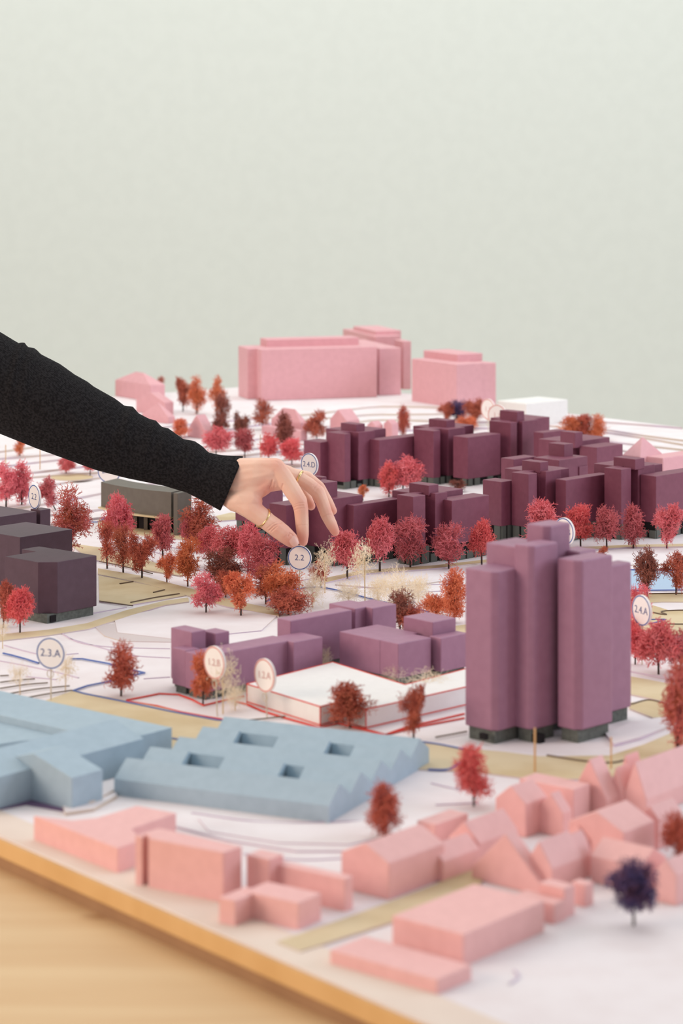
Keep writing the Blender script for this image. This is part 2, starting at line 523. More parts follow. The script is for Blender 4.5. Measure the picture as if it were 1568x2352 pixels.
LILAC = [
 [(10, 1483), (60, 1497), (110, 1506), (180, 1502)], [(134, 1450), (180, 1476), (255, 1487), (390, 1491)], [(160, 1468), (230, 1488), (300, 1506), (390, 1512)],
 [(0, 1519), (60, 1530), (130, 1545), (180, 1558)], [(330, 1560), (390, 1556)], [(60, 1555), (130, 1562)], [(280, 1456), (330, 1454), (392, 1452)],
 [(200, 1412), (290, 1396)], [(430, 1420), (520, 1418), (620, 1430)], [(400, 1408), (480, 1402), (560, 1408)],
 [(780, 1340), (900, 1332), (1060, 1326)], [(800, 1352), (920, 1346), (1060, 1342)], [(940, 1362), (1060, 1356)], [(980, 1378), (1064, 1374)],
 [(1330, 1282), (1450, 1276), (1980, 1270)], [(1330, 1290), (1450, 1288), (1980, 1282)], [(1450, 1298), (1980, 1297)],
 [(1450, 1520), (1500, 1526), (1560, 1528)], [(1450, 1534), (1520, 1540), (1580, 1540)],
 [(228, 1225), (330, 1244), (440, 1268)], [(228, 1240), (330, 1262), (420, 1288)], [(190, 1150), (232, 1150)], [(190, 1172), (236, 1172)], [(190, 1182), (236, 1180)],
 [(610, 1345), (680, 1336), (740, 1325)], [(440, 1305), (520, 1320), (600, 1330)], [(600, 1366), (680, 1346)],
 [(520, 1700), (640, 1705)], [(990, 1800), (1060, 1815), (1120, 1810)], [(1000, 1850), (1100, 1845)], [(440, 1868), (620, 1890), (860, 1886)],
 [(560, 1962), (680, 1976), (800, 1972)], [(1180, 2230), (1190, 2245), (1170, 2262)],
]
for px in LILAC:
    line('contour_line', px, 'lilac_line', 0.0011, z=0.0)
DARK = [
 [(0, 1553), (20, 1552)], [(0, 1568), (40, 1563), (80, 1560)], [(0, 1582), (60, 1573), (110, 1569)], [(0, 1598), (80, 1584), (160, 1576)], [(30, 1610), (100, 1596), (165, 1586)],
 [(228, 1381), (270, 1387), (305, 1392)], [(300, 1384), (360, 1372), (412, 1364)], [(275, 1341), (306, 1336)], [(352, 1361), (378, 1355)], [(228, 1290), (280, 1300), (350, 1318)],
 [(540, 1657), (600, 1652), (655, 1646)], [(1000, 1694), (1072, 1681)], [(1255, 1735), (1340, 1748), (1405, 1752), (1440, 1744)],
 [(1500, 1407), (1530, 1412), (1556, 1402), (1980, 1404)], [(1530, 1429), (1556, 1434), (1980, 1430)], [(1450, 1618), (1492, 1608), (1540, 1622)], [(0, 1092), (100, 1087), (225, 1082)],
 [(1490, 1364), (1980, 1357)],
]
for px in DARK:
    line('cut_line', px, 'dark_line', 0.0010, z=0.0013)

# ------------------------------------------------------------------ buildings
CUBE = bpy.data.meshes.new('column')
_b = bmesh.new(); bmesh.ops.create_cube(_b, size=1.0); _b.to_mesh(CUBE); _b.free()
CUBE.materials.append(MATS['plinth_grey'])

def gable_pts(P, l, r, z0, ze, zr, along='r', hip=0.0):
    c = [P, P + r, P + r + l, P + l]
    pts = [(q.x, q.y, z0) for q in c] + [(q.x, q.y, ze) for q in c]
    if along == 'r':
        a, b = P + l * 0.5, P + r + l * 0.5
    else:
        a, b = P + r * 0.5, P + l + r * 0.5
    d = (b - a) * hip
    pts += [((a + d).x, (a + d).y, zr), ((b - d).x, (b - d).y, zr)]
    return pts

def building(name, label, cat, th, material, pieces, zg=0.0, group=None, lift=0.0, bevel=0.0006, columns=True):
    """pieces: (part name, shape, u, v, z, uL, uR, extra) - near corner at pixel (u, v) for height z over the model ground"""
    P, l, r = rect(*pieces[0][2:7], th)
    c = P + (l + r) * 0.5
    root = empty(name, (c.x, c.y, zg), label, cat, group)
    for n_, pc in enumerate(pieces):
        part, shape, u, v, z, uL, uR = pc[:7]
        z -= 0.00013 * n_
        extra = pc[7] if len(pc) > 7 else None
        P, l, r = rect(u, v, z, uL, uR, th)
        z0 = zg + lift
        if shape == 'box':
            poly = [P, P + r, P + r + l, P + l]
            bm = prism_bm(poly, z0, z, bevel)
        elif shape == 'up':          # a box standing on a roof at height extra
            poly = [P, P + r, P + r + l, P + l]
            bm = prism_bm(poly, extra - 0.001, z, bevel)
        elif shape == 'cham':        # box with its near corner cut off
            lc, rc = l.normalized() * extra, r.normalized() * extra
            poly = [P + rc, P + r, P + r + l, P + l, P + lc]
            bm = prism_bm(poly, z0, z, bevel)
        elif shape == 'notch':       # box whose right-hand face has a full-height slot between columns extra
            _, _, ra = rect(u, v, z, uL, extra[0], th)
            _, _, rb = rect(u, v, z, uL, extra[1], th)
            ln = l.normalized() * 0.014
            poly = [P, P + ra, P + ra + ln, P + rb + ln, P + rb, P + r, P + r + l, P + l]
            bm = prism_bm(poly, z0, z, bevel)
        elif shape in ('gr', 'gl'):
            bm = hull_bm(gable_pts(P, l, r, z0, z, extra, 'r' if shape == 'gr' else 'l'), bevel)
        elif shape in ('hr', 'hl'):
            bm = hull_bm(gable_pts(P, l, r, z0, z, extra[0], 'r' if shape == 'hr' else 'l', extra[1]), bevel)
        elif shape == 'polygon':     # roof outline in pixels
            poly = [gp(a, b, z) for a, b in extra]
            bm = prism_bm(poly, z0, z, bevel)
        mk(part, bm, material, root)
        if lift > 0 and shape in ('box', 'cham', 'notch'):
            q = 0.0022
            ln, rn = l.normalized() * q, r.normalized() * q
            core = [P + ln + rn, P + r + ln - rn, P + r + l - ln - rn, P + l - ln + rn]
            pl = mk('plinth', prism_bm(core, zg - 0.0004, z0), 'dark_gap' if columns else 'plinth_grey', root)
            if columns:
                rnd = random.Random(int(u * 7 + v))
                for (vec, nrm, ang) in ((l, rn, 90 + th), (r, ln, th)):
                    L = vec.length
                    n = max(2, int(L / 0.0105))
                    for i in range(n):
                        w_ = L / n * rnd.uniform(0.55, 0.88)
                        cpt = P + vec * ((i + 0.5) / n) + nrm * 0.7
                        co_ = bpy.data.objects.new('column', CUBE)
                        COL.objects.link(co_)
                        co_.parent = pl
                        o_ = ORG[pl.name]
                        hh = lift * (1.0 if rnd.random() < 0.7 else 0.5)
                        co_.location = (cpt.x - o_.x, cpt.y - o_.y, zg + hh / 2 - o_.z)
                        co_.scale = (w_, 0.0022, hh)
                        co_.rotation_euler = (0, 0, math.radians(ang))
    return root

G_WINE = 'wine red slab blocks in the middle of the model'
building('apartment_block', 'wine red foam slab block at back, behind the courtyard pink trees', 'model building', 45, 'wine_foam', [
    ('link_block', 'box', 871, 1011, 0.058, 845, 975),
    ('tower_block', 'notch', 791, 997, 0.068, 750, 861, (805, 823)),
    ('rear_wing', 'box', 818, 992, 0.066, 748, 886),
    ('penthouse', 'up', 818, 975, 0.077, 782, 838, 0.066),
    ('end_block', 'box', 735, 1016, 0.057, 697, 770),
    ('tower_block', 'notch', 995, 990, 0.068, 950, 1068, (1011, 1029)),
    ('rear_wing', 'box', 1012, 985, 0.066, 948, 1088),
    ('penthouse', 'up', 1025, 966, 0.077, 984, 1045, 0.066),
    ('end_block', 'box', 1074, 1005, 0.0615, 1040, 1149),
], lift=0.009, group=G_WINE)
building('apartment_block', 'wine red foam slab block right under the fingers of the hand', 'model building', 45, 'wine_foam', [
    ('link_block', 'box', 812, 1161, 0.060, 790, 925),
    ('tower_block', 'notch', 948, 1141, 0.069, 911, 1027, (977, 999)),
    ('rear_wing', 'box', 972, 1136, 0.067, 900, 1063),
    ('penthouse', 'up', 984, 1115, 0.077, 939, 1007, 0.067),
    ('end_block', 'box', 1037, 1150, 0.062, 1000, 1123),
    ('tower_block', 'box', 765, 1146, 0.068, 700, 833),
    ('penthouse', 'up', 746, 1109, 0.083, 715, 775, 0.066),
    ('rear_wing', 'box', 738, 1096, 0.074, 690, 750),
    ('link_block', 'box', 657, 1161, 0.061, 618, 730),
    ('end_block', 'box', 590, 1112, 0.060, 540, 650),
], lift=0.017, group=G_WINE)
building('apartment_block', 'wine red foam slab block at right, behind the tall purple tower', 'model building', 45, 'wine_foam', [
    ('end_block', 'box', 1151, 1107, 0.064, 1108, 1180),
    ('tower_block', 'notch', 1213, 1089, 0.0735, 1174, 1288, (1233, 1253)),
    ('rear_wing', 'box', 1238, 1085, 0.072, 1158, 1307),
    ('penthouse', 'up', 1240, 1062, 0.083, 1198, 1259, 0.072),
    ('link_block', 'box', 1299, 1103, 0.066, 1275, 1400),
    ('tower_block', 'notch', 1426, 1078, 0.076, 1387, 1503, (1449, 1465)),
    ('rear_wing', 'box', 1455, 1075, 0.0735, 1363, 1521),
    ('penthouse', 'up', 1458, 1055, 0.085, 1408, 1480, 0.0735),
    ('end_block', 'box', 1506, 1094, 0.068, 1470, 1640),
], lift=0.017, group=G_WINE)
building('apartment_block', 'wine red foam slab block before the white block, in front of the orange hedge', 'model building', 45, 'wine_foam', [
    ('tower_block', 'notch', 1172, 971, 0.073, 1123, 1237, (1187, 1199)),
    ('rear_wing', 'box', 1192, 966, 0.071, 1126, 1262),
    ('penthouse', 'up', 1187, 946, 0.085, 1147, 1204, 0.071),
    ('link_block', 'box', 1247, 994, 0.064, 1225, 1300),
    ('penthouse', 'up', 1320, 994, 0.078, 1286, 1338, 0.060),
    ('rear_wing', 'box', 1310, 1016, 0.066, 1236, 1400),
    ('end_block', 'box', 1370, 1028, 0.062, 1330, 1430),
], lift=0.009, group=G_WINE)
building('apartment_block', 'low wine red foam block wedged between two taller slab blocks', 'model building', 45, 'wine_foam', [
    ('tower_block', 'box', 1283, 1057, 0.066, 1225, 1349),
    ('penthouse', 'up', 1295, 1021, 0.080, 1259, 1316, 0.066),
    ('rear_wing', 'box', 1179, 1055, 0.066, 1150, 1232),
    ('end_block', 'box', 1330, 1072, 0.056, 1290, 1350),
], lift=0.009, group=G_WINE)

PLUM = building('office_block', 'dark plum stepped foam block at the left edge of the model', 'model building', 48, 'plum_foam', [
    ('front_block', 'cham', 108, 1295, 0.053, 11, 222, 0.012),
    ('middle_block', 'box', 46, 1234, 0.056, -60, 166),
    ('low_link', 'box', 90, 1268, 0.050, 50, 130),
    ('rear_block', 'box', -20, 1190, 0.056, -110, 84),
    ('rear_annex', 'box', 92, 1172, 0.056, 70, 116),
], lift=0.008, bevel=0.0004, columns=False)

# curved dark building under the arm
croot = empty('curved_hall', gp(330, 1215), 'dark olive building with a curved wall below the black sleeve', 'model building')
A0 = at(232, 1107, 2.655); A1 = at(393, 1131, 2.575)
def arc(a, b, sag, n=14):
    a, b = Vector((a.x, a.y)), Vector((b.x, b.y))
    d = b - a; nn = Vector((d.y, -d.x)).normalized()
    return [a + d * (i / n) + nn * (sag * 4 * (i / n) * (1 - i / n)) for i in range(n + 1)]
front = arc(A0, A1, 0.008)
back = [p + Vector((0.016, 0.030)) for p in front]
mk('curved_wall', prism_bm(front + back[::-1], 0.0195, 0.0466, 0.0), 'olive_foam', croot)
lip_f = [p + Vector((-0.003, -0.004)) for p in front]
mk('floor_plate', prism_bm(lip_f + back[::-1], 0.0180, 0.0195), 'card_beige', croot)
ci = [p + Vector((0.006, 0.010)) for p in front]
mk('dark_ground_floor', prism_bm(ci + back[::-1], -0.0002, 0.0180), 'dark_gap', croot)
for i in range(1, 14, 2):
    p = front[i] + Vector((0.003, 0.006))
    mk('column', prism_bm([p, p + Vector((0.004, 0)), p + Vector((0.004, 0.003)), p + Vector((0, 0.003))], -0.0002, 0.018), 'olive_foam', croot)
mk('end_block', prism_bm(rpoly(408, 1133, 0.0466, 398, 440, 60), -0.0002, 0.0466, 0.0005), 'olive_foam', croot)

# tall purple tower
TOWER = building('tower_block', 'tall clustered purple foam tower on a dark grey plinth', 'model building', 45, 'purple_foam', [
    ('left_shaft', 'cham', 1137, 1315, 0.120, 1067, 1205, 0.0040),
    ('middle_shaft', 'cham', 1220, 1255, 0.1375, 1180, 1281, 0.0032),
    ('rear_left_shaft', 'box', 1190, 1257, 0.134, 1115, 1260),
    ('top_shaft', 'cham', 1256, 1209, 0.147, 1208, 1310, 0.004),
    ('right_shaft', 'cham', 1328, 1289, 0.128, 1279, 1407, 0.0046),
    ('end_shaft', 'box', 1402, 1300, 0.115, 1370, 1450),
    ('rear_right_shaft', 'box', 1330, 1268, 0.128, 1285, 1370),
], lift=0.009, bevel=0.0013, columns=False)

def opening(parent_, u, v, Y, size):
    p = at(u, v, Y)
    sx, sy, sz = size
    bm = bmesh.new(); bmesh.ops.create_cube(bm, size=1.0, matrix=Matrix.Translation(p) @ Matrix.Rotation(math.radians(45), 4, 'Z') @ Matrix.Diagonal((sx, sy, sz, 1)))
    mk('plinth_opening', bm, 'dark_gap', parent_)
opening(TOWER, 1111, 1691, 1.6655, (0.003, 0.006, 0.004)); opening(TOWER, 1237, 1697, 1.672, (0.006, 0.006, 0.007))
opening(PLUM, 118, 1420, 2.098, (0.006, 0.006, 0.0055))

# low purple building
building('housing_block', 'low L-shaped purple foam block behind the white slab', 'model building', 43, 'purple_foam', [
    ('front_block', 'box', 426, 1494, 0.034, 395, 457),
    ('upper_block', 'box', 440, 1452, 0.0455, 392, 473),
    ('upper_block', 'box', 494, 1455, 0.0425, 462, 527),
    ('long_wing', 'box', 470, 1507, 0.034, 425, 672),
    ('bay_block', 'box', 674, 1475, 0.034, 622, 741),
    ('upper_wing', 'box', 667, 1426, 0.0440, 636, 808),
    ('upper_wing', 'box', 815, 1398, 0.0440, 755, 862),
    ('upper_end', 'box', 855, 1397, 0.0440, 800, 910),
    ('cross_wing', 'box', 872, 1470, 0.034, 779, 960),
    ('front_wing', 'box', 914, 1479, 0.034, 861, 990),
    ('roof_block', 'box', 993, 1429, 0.0440, 926, 1047),
    ('end_wing', 'box', 1012, 1466, 0.034, 985, 1075),
], bevel=0.0007, lift=0.006, columns=False)

# white slab with red outlines
SLZ = 0.0144
slab_px = [(567, 1571), (735, 1623), (776, 1612), (840, 1629), (1090, 1573), (1090, 1531), (930, 1573), (764, 1521)]
sp = [gp(u, v, SLZ) for u, v in slab_px]
sroot = empty('podium_slab', gp(760, 1640), 'flat white foam slab outlined with red lines beside the purple tower', 'model building')
mk('slab_body', prism_bm(sp, 0.0, SLZ, 0.0003), 'white_foam', sroot)
n = len(sp)
for i in range(n):
    a, b = sp[i], sp[(i + 1) % n]
    for z_ in ((SLZ, 0.0012) if i < 4 else (SLZ,)):
        mk('red_edge_line', tube_bm([(a.x, a.y, z_), (b.x, b.y, z_)], 0.0005, 5), 'red_ink', sroot)
for i in (0, 1, 2, 3):
    a = sp[i]
    mk('red_edge_line', tube_bm([(a.x, a.y, 0), (a.x, a.y, SLZ)], 0.0005, 5), 'red_ink', sroot)

# blue sheds with saw-tooth gables
TH = math.radians(65)
sr = Vector((math.cos(TH), math.sin(TH))); sl = Vector((-math.sin(TH), math.cos(TH)))
SP = gp(755, 1891); SP = Vector((SP.x, SP.y))
W_ = 0.158 / 5
def tu2(P, d, uu):
    k = (uu - CX) / F
    return (k * P.y - P.x) / (d.x - k * d.y)
shed = empty('shed_row', (SP.x, SP.y, 0), 'row of five pale blue foam gabled sheds with roof cut-outs', 'model building')
ZE, ZR = 0.0105, 0.0205
lefts = (262, 318, 385, 440, 490)
notches = {1: ((428, 513), (648, 697)), 3: ((545, 637), (752, 812))}
for i in range(5):
    A = SP + sr * (W_ * i)
    L = tu2(A, sl, lefts[i])
    cuts = []
    mid = A + sr * (W_ * 0.4)
    for (ua, ub) in notches.get(i, ()):
        cuts.append((tu2(mid, sl, ub), tu2(mid, sl, ua)))
    cuts.sort()
    segs = []; s0 = 0.0
    for a, b in cuts:
        segs.append((s0, a, 0)); segs.append((a, b, 1)); s0 = b
    segs.append((s0, L, 0))
    full = [(0, 0), (W_, 0), (W_, ZE), (W_ / 2, ZR), (0, ZE)]
    cut = [(0, 0), (W_, 0), (W_, ZE), (W_ * 0.60, ZE + (ZR - ZE) * 0.8), (W_ * 0.60, ZE * 0.92), (0, ZE * 0.92)]
    bm = bmesh.new()
    for (a, b, kd) in segs:
        prof = cut if kd else full
        va = [bm.verts.new(((A + sr * x + sl * a).x, (A + sr * x + sl * a).y, z)) for x, z in prof]
        vb = [bm.verts.new(((A + sr * x + sl * b).x, (A + sr * x + sl * b).y, z)) for x, z in prof]
        bm.faces.new(va); bm.faces.new(vb[::-1])
        for q in range(len(prof)):
            bm.faces.new((va[q], va[(q + 1) % len(prof)], vb[(q + 1) % len(prof)], vb[q]))
    bmesh.ops.triangulate(bm, faces=[f for f in bm.faces if len(f.verts) > 4])
    mk('gabled_shed', bm, 'blue_foam', shed)

building('school_block', 'pale blue winged foam building at the left edge before the beige road', 'model building', 50, 'blue_foam', [
    ('main_wing', 'box', 273, 1703, 0.0175, -220, 395),
    ('front_house', 'gr', 165, 1787, 0.021, -10, 236, 0.0305),
    ('link_wing', 'gr', -60, 1800, 0.021, -190, 330, 0.0300),
    ('court_infill', 'polygon', -60, 1700, 0.0130, -190, 100, [(-80, 1720), (60, 1700), (200, 1690), (120, 1650), (-80, 1618)]),
], bevel=0.0004)

# foreground pink houses
PG = 'pink foam houses along the near edge'
def house(label, th, pieces, bevel=0.0006, name='house', matl='pink_foam', zg=0.0, group=PG):
    return building(name, label, 'model building', th, matl, pieces, zg=zg, group=group, bevel=bevel)

house('flat pink L-shaped foam building nearest the left table edge', 40, [
    ('body', 'polygon', 270, 1948, 0.0148, 77, 310, [(77, 1873), (270, 1948), (325, 1928), (302, 1903), (405, 1867), (314, 1850), (222, 1878), (165, 1884)])])
house('tall flat pink foam block with a dark vertical groove at its left end', 56, [
    ('body', 'polygon', 513, 1958, 0.028, 310, 556, [(310, 1919), (327, 1922), (331, 1916), (344, 1919), (341, 1925), (513, 1958), (556, 1943), (365, 1901)])])
house('small pink foam pair of boxes before the grooved block', 55, [
    ('left_box', 'box', 540, 2069, 0.0140, 502, 600), ('right_box', 'box', 685, 2074, 0.0146, 560, 738)])
house('long low pink foam block with a taller head behind the pair of boxes', 54, [
    ('long_box', 'box', 792, 2019, 0.0178, 600, 811), ('head_block', 'box', 618, 1974, 0.0225, 565, 651)])
house('large gabled pink foam house in front of the red-leaved tree', 50, [
    ('gabled_body', 'gr', 893, 1983, 0.0204, 783, 1021, 0.0285)])
house('low lean pink foam house joining two gabled houses', 50, [
    ('gabled_body', 'gr', 1018, 1979, 0.0120, 960, 1102, 0.0195)])
house('gabled pink foam house, third along the strip of beige road', 50, [
    ('gabled_body', 'gr', 1100, 1938, 0.0127, 1030, 1190, 0.0235)])
house('flat low pink foam shed behind the third gabled house', 50, [
    ('body', 'box', 1000, 1894, 0.012, 957, 1075)])
house('gabled pink foam house with a pointed front left of the sloping dormer', 50, [
    ('gabled_body', 'gr', 1207, 1847, 0.0203, 1137, 1257, 0.0295), ('side_gable', 'gr', 1292, 1868, 0.0150, 1235, 1313, 0.0255)])
house('flat wide pink foam house behind the pointed front house', 50, [
    ('body', 'box', 1317, 1813, 0.020, 1192, 1355)])
house('steep narrow gabled pink foam house by the wooden pins', 50, [
    ('gabled_body', 'gr', 1394, 1838, 0.0105, 1312, 1424, 0.0340)])
house('small steep pink foam house between the narrow and wide roofs', 50, [
    ('gabled_body', 'gr', 1430, 1820, 0.0130, 1398, 1462, 0.0280), ('rear_gable', 'gr', 1450, 1795, 0.0140, 1420, 1480, 0.0300)])
house('broad pink foam roof at the right edge below the tower', 50, [
    ('gabled_body', 'gr', 1484, 1836, 0.0110, 1432, 1680, 0.0330)])
house('large gabled pink foam house at centre of the right-hand cluster', 50, [
    ('gabled_body', 'gr', 1432, 1913, 0.0200, 1305, 1503, 0.0290), ('side_wing', 'gr', 1350, 1930, 0.0120, 1300, 1400, 0.0190)])
house('pink foam house with a shallow gable at the right, behind the purple tree', 50, [
    ('gabled_body', 'gr', 1512, 1882, 0.0180, 1470, 1565, 0.0250)])
house('pink foam house with low gable directly behind the dark purple tree', 50, [
    ('gabled_body', 'gl', 1474, 1992, 0.0150, 1355, 1531, 0.0230)])
house('asymmetric tall gabled pink foam house at the end of the beige road', 50, [
    ('gabled_body', 'gr', 1238, 2028, 0.0070, 1083, 1262, 0.0300)])
house('gabled pink foam house, middle of the row behind the flat boxes', 50, [
    ('gabled_body', 'gr', 1268, 1997, 0.0140, 1205, 1337, 0.0280)])
house('sliver of sloping pink foam roof beside the large gabled house', 50, [
    ('gabled_body', 'gr', 1330, 1975, 0.0120, 1280, 1362, 0.0250)])
house('flat stepped pink foam boxes between gabled row and purple tree', 50, [
    ('body', 'box', 1296, 2041, 0.0160, 1237, 1320), ('step_box', 'box', 1345, 2032, 0.0125, 1312, 1363), ('low_box', 'box', 1272, 2077, 0.0110, 1180, 1300)])
house('big flat-roofed pink foam block in the near foreground', 50, [
    ('body', 'box', 1064, 2146, 0.0163, 900, 1250)])
house('lowest flat pink foam slab, nearest to the camera', 50, [
    ('body', 'box', 1004, 2250, 0.0074, 757, 1083)])
house('pink foam house cropped by the right edge, right of the purple tree', 50, [
    ('gabled_body', 'gr', 1553, 2010, 0.0170, 1505, 1640, 0.0240)])

# far pink buildings on the hill
def far(label, th, pieces, zg_, name='house', bevel=0.0012, group='pale pink foam houses at the far side'):
    zg = min(tz(q.x, q.y) for pc in pieces for q in rpoly(*pc[2:7], th))
    return building(name, label, 'model building', th, 'far_pink_foam', pieces, zg=zg, group=group, bevel=bevel)
za = 0.021
far('large long pink foam building with a roof storey and taller rear end', 18, [
    ('main_body', 'box', 568, 800, 0.1045, 547, 700), ('front_body', 'box', 600, 803, 0.1045, 580, 866),
    ('roof_storey', 'up', 613, 780, 0.1165, 597, 824, 0.1045), ('rear_wing', 'box', 870, 800, 0.1000, 787, 921),
    ('rear_tower', 'box', 861, 772, 0.1080, 787, 921), ('tower_top', 'up', 862, 760, 0.1150, 811, 921, 0.106), ('side_fin', 'box', 925, 784, 0.1040, 905, 944)],
    za, name='apartment_block')
far('pink foam block with a set-back top floor beside the white block', 32, [
    ('main_body', 'box', 1048, 837, 0.0907, 945, 1112), ('side_body', 'box', 1085, 836, 0.0900, 1020, 1139), ('roof_storey', 'up', 1050, 814, 0.1020, 972, 1108, 0.0907)],
    0.017, name='apartment_block')
r_ = building('foam_block', 'plain white foam block at the back right', 'model building', 42, 'white_foam', [('body', 'box', 1208, 927, 0.0520, 1141, 1304)], zg=0.010, bevel=0.0015)
far('hip-roofed pink foam house just above the black sleeve', 35, [('hipped_body', 'hl', 345, 885, 0.0500, 264, 379, (0.066, 0.40))], 0.017)
far('gabled pink foam house, middle of three above the sleeve', 45, [('gabled_body', 'gr', 379, 925, 0.0430, 312, 399, 0.0560)], 0.013)
far('pyramid-roofed pink foam house touching the sleeve outline', 45, [('hipped_body', 'hr', 386, 958, 0.0340, 325, 402, (0.052, 0.45))], 0.0126)
far('small gabled pink foam house left of the pink bushes', 48, [('gabled_body', 'gr', 471, 990, 0.0300, 430, 492, 0.0510)], 0.0084)
far('tiny pink foam house hidden among the pink bushes', 45, [('gabled_body', 'gr', 530, 1000, 0.022, 516, 546, 0.028)], 0.0084)
far('hip-roofed pink foam house in front of the long building', 40, [('hipped_body', 'hl', 690, 972, 0.0370, 622, 706, (0.055, 0.30)), ('low_wing', 'box', 690, 990, 0.0300, 600, 706)], 0.0084)
far('gabled pink foam house behind the dark red penthouse', 40, [('gabled_body', 'gr', 795, 967, 0.0370, 757, 826, 0.052)], 0.0084)
far('small pink foam gable peeking between two wine red towers', 45, [('gabled_body', 'gr', 900, 975, 0.035, 880, 915, 0.041)], 0.0084)
far('very low pink foam gable left of the peeking small one', 45, [('gabled_body', 'gr', 862, 978, 0.033, 842, 880, 0.039)], 0.0084)
far('pyramid-roofed pink foam house at the far right edge', 45, [('hipped_body', 'hr', 1470, 1050, 0.0400, 1428, 1522, (0.062, 0.49))], 0.0)
far('flat pink foam house at the far right edge before the pyramid roof', 45, [('body', 'box', 1522, 1052, 0.040, 1481, 1640)], 0.0)

# ------------------------------------------------------------------ trees
def crown_mesh(name, seed, n_blobs, twigs, rx, z0, z1, blob_r, rad, curl, seg_len, up=0.15, fork=2, shape='ball', knot=0.0):
    """branchlets of dried lichen: many short forking, curling twigs in a few lumps; tree height 1"""
    R = random.Random(seed)
    verts, faces = [], []
    def seg(p, q, r0, r1, frame):
        a, b = frame
        i = len(verts)
        for (c, rr) in ((p, r0), (q, r1)):
            for k in range(3):
                t = 2.0944 * k
                verts.append(c + (a * math.cos(t) + b * math.sin(t)) * rr * 0.78)
        for k in range(3):
            faces.append((i + k, i + (k + 1) % 3, i + 3 + (k + 1) % 3, i + 3 + k))
    def fr(d):
        a = d.cross(Vector((0.31, 0.77, 0.55)))
        if a.length < 1e-4: a = d.cross(Vector((1, 0, 0)))
        a.normalize()
        return a, d.cross(a).normalized()
    def rv():
        while True:
            v = Vector((R.uniform(-1, 1), R.uniform(-1, 1), R.uniform(-1, 1)))
            if 0.05 < v.length < 1: return v.normalized()
    def grow(p, d, length, r, depth):
        n = 2
        for s in range(n):
            d = (d + rv() * curl).normalized()
            q = p + d * (length / n)
            seg(p, q, r, r * 0.85, fr(d))
            p = q; r *= 0.85
        if depth > 0:
            for _ in range(fork):
                grow(p, (d + rv() * 0.95).normalized(), length * R.uniform(0.5, 0.8), r, depth - 1)
        elif knot > 0:
            for _ in range(4):
                d2 = rv(); seg(p, p + d2 * knot, r * 1.3, r, fr(d2))
    zc, rz = (z0 + z1) / 2, (z1 - z0) / 2
    blobs = []
    for i in range(n_blobs):
        for _ in range(40):
            v = rv() * (R.random() ** 0.4)
            zz = v.z
            wid = 1.0
            if shape == 'cone': wid = 1.0 - 0.65 * max(0, zz)
            if shape == 'vase': wid = 0.55 + 0.45 * (zz + 1) / 2 * 1.2
            c = Vector((v.x * (rx - blob_r) * wid, v.y * (rx - blob_r) * wid, zc + zz * (rz - blob_r)))
            if all((c - o).length > blob_r * 0.75 for o in blobs): break
        blobs.append(c)
    stem = Vector((0, 0, z0 + (z1 - z0) * 0.22))
    for c in blobs:
        m_ = (stem + c) / 2 + rv() * 0.03
        for p, q in ((stem, m_), (m_, c)):
            d = (q - p)
            if d.length > 1e-5: seg(p, q, rad * 1.6, rad * 1.2, fr(d.normalized()))
    per = twigs // n_blobs
    for c in blobs:
        br = blob_r * R.uniform(0.8, 1.15)
        for _ in range(per):
            d = rv()
            p = c + d * br * R.uniform(0.1, 0.8)
            d2 = (d * 0.75 + rv() * 0.95 + Vector((0, 0, up))).normalized()
            grow(p, d2, seg_len * R.uniform(0.7, 1.2), rad * R.uniform(0.8, 1.15), 1)
    rr = sorted(math.hypot(v.x, v.y) for v in verts)
    k_ = 0.5 / rr[int(len(rr) * 0.955)]
    zs = sorted(v.z for v in verts)
    zb, zt = zs[int(len(zs) * 0.006)], zs[int(len(zs) * 0.994)]
    verts = [Vector((v.x * k_, v.y * k_, z0 + (v.z - zb) / (zt - zb) * (1.0 - z0))) for v in verts]
    me = bpy.data.meshes.new(name)
    me.from_pydata([tuple(v) for v in verts], [], faces)
    me.materials.append(MATS['foliage_pink'])
    # normalise: width 1 (98th percentile), top at z = 1
    return me

def trunk_mesh(name, seed, top, r):
    R = random.Random(seed)
    bm = tube_bm([(0, 0, -0.01), (R.uniform(-.01, .01), R.uniform(-.01, .01), top * 0.5), (R.uniform(-.02, .02), R.uniform(-.02, .02), top)], [r, r * 0.9, r * 0.7], 6)
    me = bpy.data.meshes.new(name); bm.to_mesh(me); bm.free()
    me.materials.append(MATS['trunk_dark'])
    return me

TEMPL = {}
def templ(key, tw=(0.7, 0.022), **kw):
    lst = []
    for s in range(kw.pop('variants', 3)):
        cm = crown_mesh('crown', hash_seed(key) + s * 17, **kw)
        tm = trunk_mesh('trunk', s + 3, tw[0], tw[1])
        lst.append((cm, tm, kw['rx'] * 2))
    TEMPL[key] = lst
def hash_seed(k):
    return sum(ord(c) * (i + 3) for i, c in enumerate(k))
templ('fluffy', n_blobs=9, twigs=1700, rx=0.36, z0=0.24, z1=0.97, blob_r=0.17, rad=0.0068, curl=0.55, seg_len=0.045)
templ('lumpy', n_blobs=10, twigs=1500, rx=0.38, z0=0.18, z1=0.96, blob_r=0.15, rad=0.0064, curl=0.65, seg_len=0.05)
templ('tall', n_blobs=13, twigs=1700, rx=0.29, z0=0.10, z1=0.97, blob_r=0.14, rad=0.0056, curl=0.6, seg_len=0.043, shape='cone')
templ('sparse', n_blobs=9, twigs=760, rx=0.33, z0=0.15, z1=0.96, blob_r=0.15, rad=0.0066, curl=0.8, seg_len=0.066)
templ('vase', n_blobs=9, twigs=1050, rx=0.33, z0=0.15, z1=0.96, blob_r=0.15, rad=0.0066, curl=0.7, seg_len=0.062, shape='vase', up=0.5)
